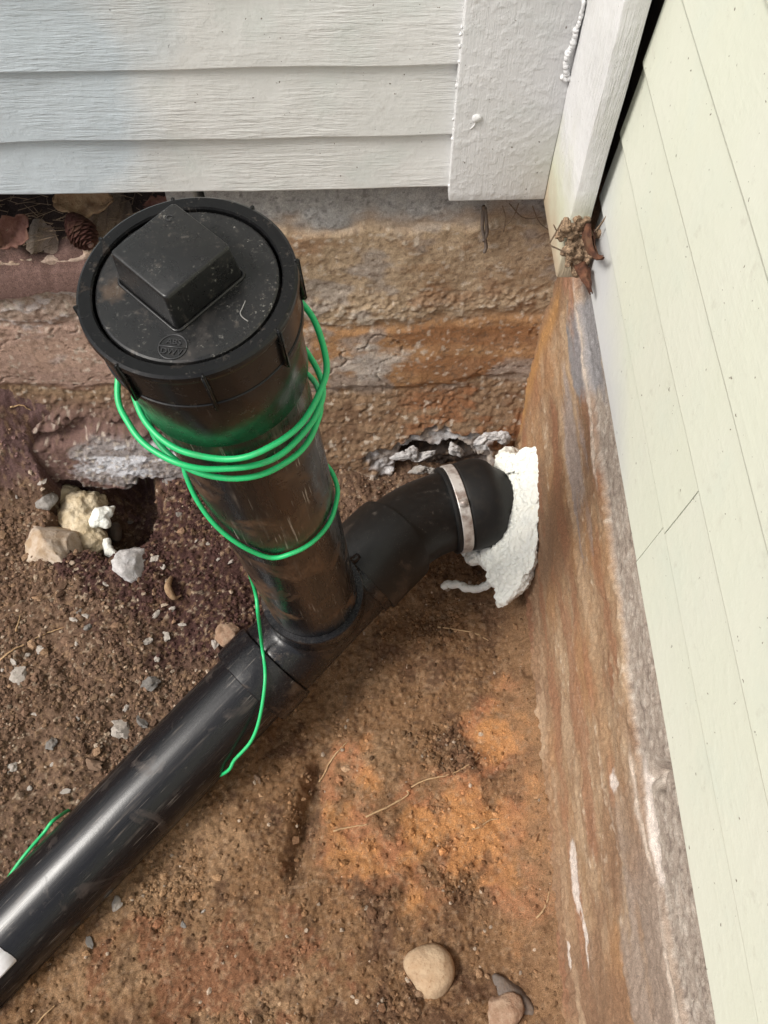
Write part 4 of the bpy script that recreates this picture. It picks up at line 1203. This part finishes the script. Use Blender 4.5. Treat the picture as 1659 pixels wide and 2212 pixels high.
# loose crumbs of earth and grit over the floor: nobody could count them
def crumbs(name, N, region, smin, smax, seed, light=0.03, power=3.0):
    r = np.random.default_rng(seed)
    bm = bmesh.new(); bmesh.ops.create_icosphere(bm, subdivisions=1, radius=1)
    base = np.array([v.co[:] for v in bm.verts]); fc = np.array([[v.index for v in f.verts] for f in bm.faces]); bm.free()
    x = r.uniform(region[0], region[1], N * 3); y = r.uniform(region[2], region[3], N * 3)
    dens = 0.12 + sstep(-0.05, 0.6, fbm(x, y, 0.09, 3, 51)) * (1 - 0.97 * clay_mask(x, y)) + 0.25 * sstep(0.0, 0.1, -(x * 0.72 - y * 0.69 + 0.375))
    keep = r.uniform(0, 1, N * 3) < dens
    x, y = x[keep][:N], y[keep][:N]
    n = len(x)
    i = np.clip(((x - SX0) / STEP).astype(int), 1, len(gx) - 2); j = np.clip(((y - SY0) / STEP).astype(int), 1, len(gy) - 2)
    z = GZ[i, j]
    s = smin + (smax - smin) * r.uniform(0, 1, n) ** power
    sh = base[None] * (1 + 0.35 * (r.uniform(-1, 1, (n, len(base), 1))))
    asp = np.stack([r.uniform(0.7, 1.3, n), r.uniform(0.7, 1.3, n), r.uniform(0.5, 0.9, n)], -1)
    a = r.uniform(0, 6.28, n)
    q = sh * asp[:, None, :] * s[:, None, None]
    qx = q[..., 0] * np.cos(a)[:, None] - q[..., 1] * np.sin(a)[:, None]
    qy = q[..., 0] * np.sin(a)[:, None] + q[..., 1] * np.cos(a)[:, None]
    V = np.stack([qx + x[:, None], qy + y[:, None], q[..., 2] + (z + s * 0.25)[:, None]], -1)
    F = (fc[None] + (np.arange(n) * len(base))[:, None, None]).reshape(-1, 3)
    col = soil_col(x, y) * r.uniform(0.55, 1.6, (n, 1))
    lt_ = r.uniform(0, 1, n) < light
    col[lt_] = np.array((0.42, 0.33, 0.25)) * r.uniform(0.7, 1.3, (lt_.sum(), 1))
    me = mesh_np(name, V.reshape(-1, 3), F)
    set_col(me, np.repeat(col, len(base), 0))
    o = link(name, me, 'soil', None, None, False)
    return tag(o, 'loose crumbs of brown earth and grit scattered over the pit floor', 'earth crumbs', kind='stuff')
crumbs('soil_crumbs', 42000, (-0.70, 0.225, -0.12, 0.72), 0.0006, 0.0034, 3)

cl_o = crumbs('soil_clods', 900, (-0.70, 0.215, -0.12, 0.70), 0.0026, 0.0068, 9, 0.02, 2.0)
cl_o['label'] = 'larger clods of dug brown earth lying on the pit floor'; cl_o['category'] = 'earth clods'
# ================================================================== ROOTS
roots = [[(690, 1690), (712, 1650), (735, 1618), (750, 1603)], [(790, 1765), (840, 1742), (880, 1718), (882, 1705), (920, 1685), (965, 1675), (1000, 1660), (1040, 1635)],
         [(1020, 1792), (1038, 1785), (1058, 1772), (1078, 1768)], [(1158, 1983), (1172, 1968), (1182, 1945), (1186, 1925)], [(945, 1356), (985, 1360), (1025, 1368), (1055, 1385)],
         [(0, 1428), (30, 1405), (65, 1385), (100, 1368), (140, 1355)], [(35, 1365), (42, 1345), (44, 1330)], [(70, 2225), (95, 2195), (120, 2172)], [(22, 880), (45, 878), (68, 888)], [(720, 1795), (760, 1786), (795, 1782)]]
rl_ = ['fine pale root forking up beside the earth step left of the clay patch', 'long pale root crossing the orange clay patch', 'short pale rootlet on the middle of the orange clay', 'thin hooked root near the foot of the mud-coated foundation', 'thin straight root below the white foam plug',
       'long tan root lying on the earth left of the pipe beside pale chips', 'tiny curled rootlet above the long tan root left of the pipe', 'tan root at the lower left under the pipe', 'short straw stem on the purplish earth bank', 'small pale rootlet at the left edge of the orange clay']
for pts, lb_ in zip(roots, rl_):
    pp = [on_soil(u, v) for u, v in pts]
    sp = spline(pp, 8)
    sp = [Vector((p.x + 0.0012 * mnoise.noise(Vector((i * .5, pts[0][0], 0))), p.y + 0.0012 * mnoise.noise(Vector((i * .5, pts[0][1], 3))), soil_at(p.x, p.y) + 0.0010)) for i, p in enumerate(sp)]
    # keep the root off the bumps: smooth heights
    hz = [p.z for p in sp]
    for i, p in enumerate(sp): p.z = max(hz[max(0, i - 2):i + 3]) * 0.6 + sum(hz[max(0, i - 2):i + 3]) / len(hz[max(0, i - 2):i + 3]) * 0.4
    tag(link('root', tube_mesh('root', sp, 0.0013, 7, lambda t: 1.1 - 0.6 * t), 'root'), lb_, 'root')

# ================================================================== LITTER IN THE RECESS, PINE CONE, LEAVES
LED = 0.455
bm = bmesh.new()
rr = random.Random(21)
for k in range(420):
    x, y, z = rr.uniform(-0.62, -0.235), rr.uniform(WALL_Y - 0.004, WALL_Y + 0.10), LED + rr.uniform(-0.006, 0.030)
    a, L_ = rr.uniform(0, 3.14), rr.uniform(0.012, 0.034)
    dv = Vector((math.cos(a), math.sin(a) * 0.6, rr.uniform(-0.3, 0.3))) * L_
    c0 = Vector((x, y, z)); sd = dv.cross(Vector((0, 0, 1))).normalized() * 0.0006
    up2 = Vector((0, 0, 0.0007))
    va = [bm.verts.new(c0 + sd), bm.verts.new(c0 - sd), bm.verts.new(c0 + up2)]
    vb = [bm.verts.new(c0 + dv + sd * .4), bm.verts.new(c0 + dv - sd * .4), bm.verts.new(c0 + dv + up2 * .5)]
    for i in range(3): bm.faces.new((va[i], va[(i + 1) % 3], vb[(i + 1) % 3], vb[i]))
nl = link('needle_litter', bm_mesh('needle_litter', bm), 'needle', None, None, False)
tag(nl, 'dry needles and dark debris heaped in the recess under the grey siding', 'litter', kind='stuff')
# heap of dark earth under the litter, colour lowered to deepen the recess's shade
hx_ = np.arange(-0.64, -0.222, 0.003); hy_ = np.arange(WALL_Y - 0.018, WALL_Y + 0.125, 0.003)
HX, HY = np.meshgrid(hx_, hy_, indexing='ij')
HZ = LED - 0.004 + 0.018 * fbm(HX, HY, 0.05, 4, 601) * 0.6 + 0.02 * sstep(WALL_Y - 0.005, WALL_Y + 0.10, HY) - 0.02 * sstep(WALL_Y + 0.004, WALL_Y - 0.016, HY)
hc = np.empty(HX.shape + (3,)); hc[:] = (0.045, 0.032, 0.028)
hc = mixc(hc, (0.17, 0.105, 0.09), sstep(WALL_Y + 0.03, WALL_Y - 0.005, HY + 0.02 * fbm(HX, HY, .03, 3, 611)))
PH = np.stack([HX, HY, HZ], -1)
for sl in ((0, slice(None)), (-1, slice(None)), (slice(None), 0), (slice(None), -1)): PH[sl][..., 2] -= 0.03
tag(link('earth_heap', grid_mesh('earth_heap', PH, hc), 'soil'), 'dark crumbly earth, painted darker for shade, filling the recess under the grey siding', 'earth', kind='stuff')
# pine cone
def on_led(u, v, z): return at_z(u, v, z)
c0 = on_led(152, 468, LED + 0.030); c1 = on_led(196, 530, LED + 0.016)
ax_c = (c1 - c0)
CL = ax_c.length
MCn = frame(c0, ax_c, (0, 0, 1))
pc = empty('pine_cone', (c0 + c1) / 2 - Vector((0, 0, 0.014)))
tag(pc, 'reddish brown pine cone lying in the litter beside the black cleanout cap', 'pine cone')
link('core', lathe('cone_core', [(0.002, 0.0), (0.012, CL * .15), (0.014, CL * .45), (0.011, CL * .75), (0.003, CL * 0.99)], 20, True, True), 'cone', pc, MCn)
bm = bmesh.new()
bmesh.ops.create_icosphere(bm, subdivisions=2, radius=1)
for v in bm.verts:
    d_ = v.co.copy()
    v.co = Vector((d_.x * 0.5, d_.y * 0.62 * (1 - 0.25 * d_.x), d_.z * 0.10 - 0.22 * (d_.x * 0.5) ** 2))
scale_me = bm_mesh('cone_scale', bm); scale_me.materials.append(MATS['cone'])
NS = 78
for i in range(NS):
    t = (i + 0.5) / NS
    a = i * 2.39996
    prof_r = 0.0165 * (math.sin(math.pi * (0.12 + 0.80 * t)) ** 0.8)
    sz = 0.0125 * (0.55 + 0.6 * math.sin(math.pi * (0.1 + 0.85 * t)))
    M = MCn @ Matrix.Rotation(a, 4, 'Z') @ Matrix.Translation((prof_r * 0.85, 0, CL * (0.04 + 0.94 * t))) @ Matrix.Rotation(R(-62 + 10 * t), 4, 'Y') @ Matrix.Diagonal((sz, sz, sz, 1))
    link('scale', scale_me, None, pc, M)
link('tip', lump('cone_tip', (0.004, 0.004, 0.003), 5, 2, 0.2), 'cone_tip', pc, MCn @ Matrix.Translation((0, 0, CL * 1.0)))
# dead leaves
def leaf(name, L_, Wd, curl, seed, mat, M, lbl):
    bm = bmesh.new(); n, m = 14, 8
    g = []
    for i in range(n + 1):
        t = i / n
        hw = Wd * (math.sin(math.pi * (0.04 + 0.93 * t)) ** 0.8) * (1 + 0.55 * mnoise.noise(Vector((t * 7, seed, 0))) + 0.25 * mnoise.noise(Vector((t * 19, seed, 4))))
        row = []
        for j in range(m + 1):
            s = j / m * 2 - 1
            row.append(bm.verts.new((t * L_, s * hw, curl * (s * s * hw * 1.2 + (t - .5) ** 2 * L_) + 0.009 * mnoise.noise(Vector((t * 4, s * 2, seed))) + 0.004 * mnoise.noise(Vector((t * 11, s * 5, seed))) - 0.001 * (abs(s) < 0.1))))
        g.append(row)
    for i in range(n):
        for j in range(m): bm.faces.new((g[i][j], g[i + 1][j], g[i + 1][j + 1], g[i][j + 1]))
    o = link(name, bm_mesh(name, bm), mat, None, M)
    md = o.modifiers.new('t', 'SOLIDIFY'); md.thickness = 0.0006
    return tag(o, lbl, 'leaf')
def LM(u, v, z, rz, rx=0.0, ry=0.0):
    return Matrix.Translation(at_z(u, v, z)) @ Matrix.Rotation(R(rz), 4, 'Z') @ Matrix.Rotation(R(ry), 4, 'Y') @ Matrix.Rotation(R(rx), 4, 'X')
leaf('dead_leaf', 0.072, 0.020, 0.4, 1, 'leaf_tan', LM(118, 440, LED + 0.036, 4, 40), 'tan dead leaf tucked under the edge of the grey siding')
leaf('dead_leaf', 0.046, 0.016, 0.7, 2, 'leaf_red', LM(318, 447, LED + 0.030, -15, 50), 'pinkish curled dead leaf deep in the recess behind the cap')
leaf('dead_leaf', 0.050, 0.017, 0.8, 3, 'leaf_red', LM(4, 535, LED + 0.012, 38, 40, -25), 'mauve brown dead leaf on the ledge left of the pine cone')
leaf('dead_leaf', 0.030, 0.008, 1.0, 4, 'leaf_red', LM(325, 478, LED + 0.018, 30, 25), 'narrow dark red leaf scrap behind the cap rim')

# ================================================================== CLUMP UNDER THE CORNER TRIM
q = at_y(1243, 535, 0.628)
cl = empty('debris_clump', q)
tag(cl, 'soil clump with curled brown bark tips clinging to the foot of the corner trim', 'debris')
bl_ = []
rr = random.Random(3)
ringp = [(1222, 495), (1235, 483), (1255, 484), (1270, 498), (1278, 515), (1272, 530), (1262, 548), (1255, 565), (1248, 580), (1232, 560), (1226, 540), (1218, 515)]
bm = bmesh.new()
for u, v in ringp + [(1240, 545), (1250, 555), (1262, 530), (1245, 530), (1250, 515), (1240, 508)]:
    p = at_y(u, v, 0.630 + (0.003 if v < 540 else -0.004)) - q
    for _ in range(5):
        bmesh.ops.create_icosphere(bm, subdivisions=2, radius=rr.uniform(0.0026, 0.0052), matrix=Matrix.Translation(p + Vector((rr.uniform(-1, 1), rr.uniform(-.6, .6), rr.uniform(-1, 1))) * 0.006))
me = remeshed('soil_clod', bm, 0.0013, 1)
for v in me.vertices: v.co += v.normal * 0.0014 * (mnoise.noise(v.co * 420) + 0.5 * mnoise.noise(v.co * 600))
n_ = len(me.vertices); pc_ = np.array([v.co[:] for v in me.vertices])
set_col(me, np.array([(0.27, 0.185, 0.12)]) * RNG.uniform(0.4, 1.6, (n_, 1)))
link('soil_clod', me, 'wall_mud', cl, Matrix.Translation(q))
def rolled(name, p0, p1, wd, seed):
    """dead leaf rolled into a ragged cone"""
    ax = p1 - p0; L_ = ax.length
    M = frame(p0, ax, (0, -1, 0.3))
    bm = bmesh.new(); n, m = 12, 16; g = []
    for i in range(n + 1):
        t = i / n; row = []
        for j in range(m + 1):
            a = R(-150 + 320 * j / m)
            r_ = wd * (1.25 - 0.95 * t) * (1 - 0.04 * j) * (1 + 0.75 * mnoise.noise(Vector((t * 3.5, j * 0.4, seed * 3.3))))
            row.append(bm.verts.new((r_ * math.cos(a) + 0.25 * L_ * math.sin(2.2 * t) - 0.1 * L_, r_ * math.sin(a), t * L_ * (1 + 0.10 * mnoise.noise(Vector((j * 0.7, seed, 1)))))))
        g.append(row)
    for i in range(n):
        for j in range(m): bm.faces.new((g[i][j], g[i + 1][j], g[i + 1][j + 1], g[i][j + 1]))
    o = link(name, bm_mesh(name, bm), 'bark_tip', cl, M)
    md = o.modifiers.new('t', 'SOLIDIFY'); md.thickness = 0.0005
    return o
rolled('curled_leaf', at_x(1270, 512, 0.221), at_x(1310, 545, 0.226), 0.0082, 1)
rolled('curled_leaf', at_x(1252, 570, 0.219), at_x(1279, 640, 0.225), 0.0082, 2)
for pts in ([(1188, 524), (1202, 500), (1215, 476)], [(1188, 530), (1210, 540), (1228, 548)], [(1202, 498), (1196, 486)], [(1285, 500), (1308, 470), (1330, 432)], [(1290, 498), (1318, 455), (1332, 440)]):
    pp = [at_y(u, v, 0.622) for u, v in pts]
    link('twig', tube_mesh('twig', spline(pp, 5), 0.0008, 6), 'needle', cl)
# dangling rootlets and straw under the corner board
for k, pts in enumerate([[(1045, 445), (1042, 490), (1050, 530), (1046, 545)], [(1048, 450), (1052, 500), (1044, 520)], [(1120, 440), (1108, 470), (1085, 492), (1060, 498)], [(1150, 445), (1165, 480), (1190, 500)], [(1100, 440), (1130, 470), (1170, 470)], [(1085, 445), (1092, 470), (1088, 500)]]):
    pp = [at_y(u, v, WALL_Y - 0.012) for u, v in pts]
    lb_ = ['dark frayed root hanging below the grey corner board', 'second dark root twisted with the frayed root below the corner board', 'curved straw stem under the grey corner board', 'thin straw bent towards the corner trim below the board', 'fine straw crossing below the corner board', 'short upright straw beneath the corner board'][k]
    tag(link('straw' if k > 1 else 'root', tube_mesh('straw', spline(pp, 6), 0.0022 if k < 2 else 0.0007, 6), 'needle' if k > 1 else 'stone_slate'), lb_, 'straw' if k > 1 else 'root')
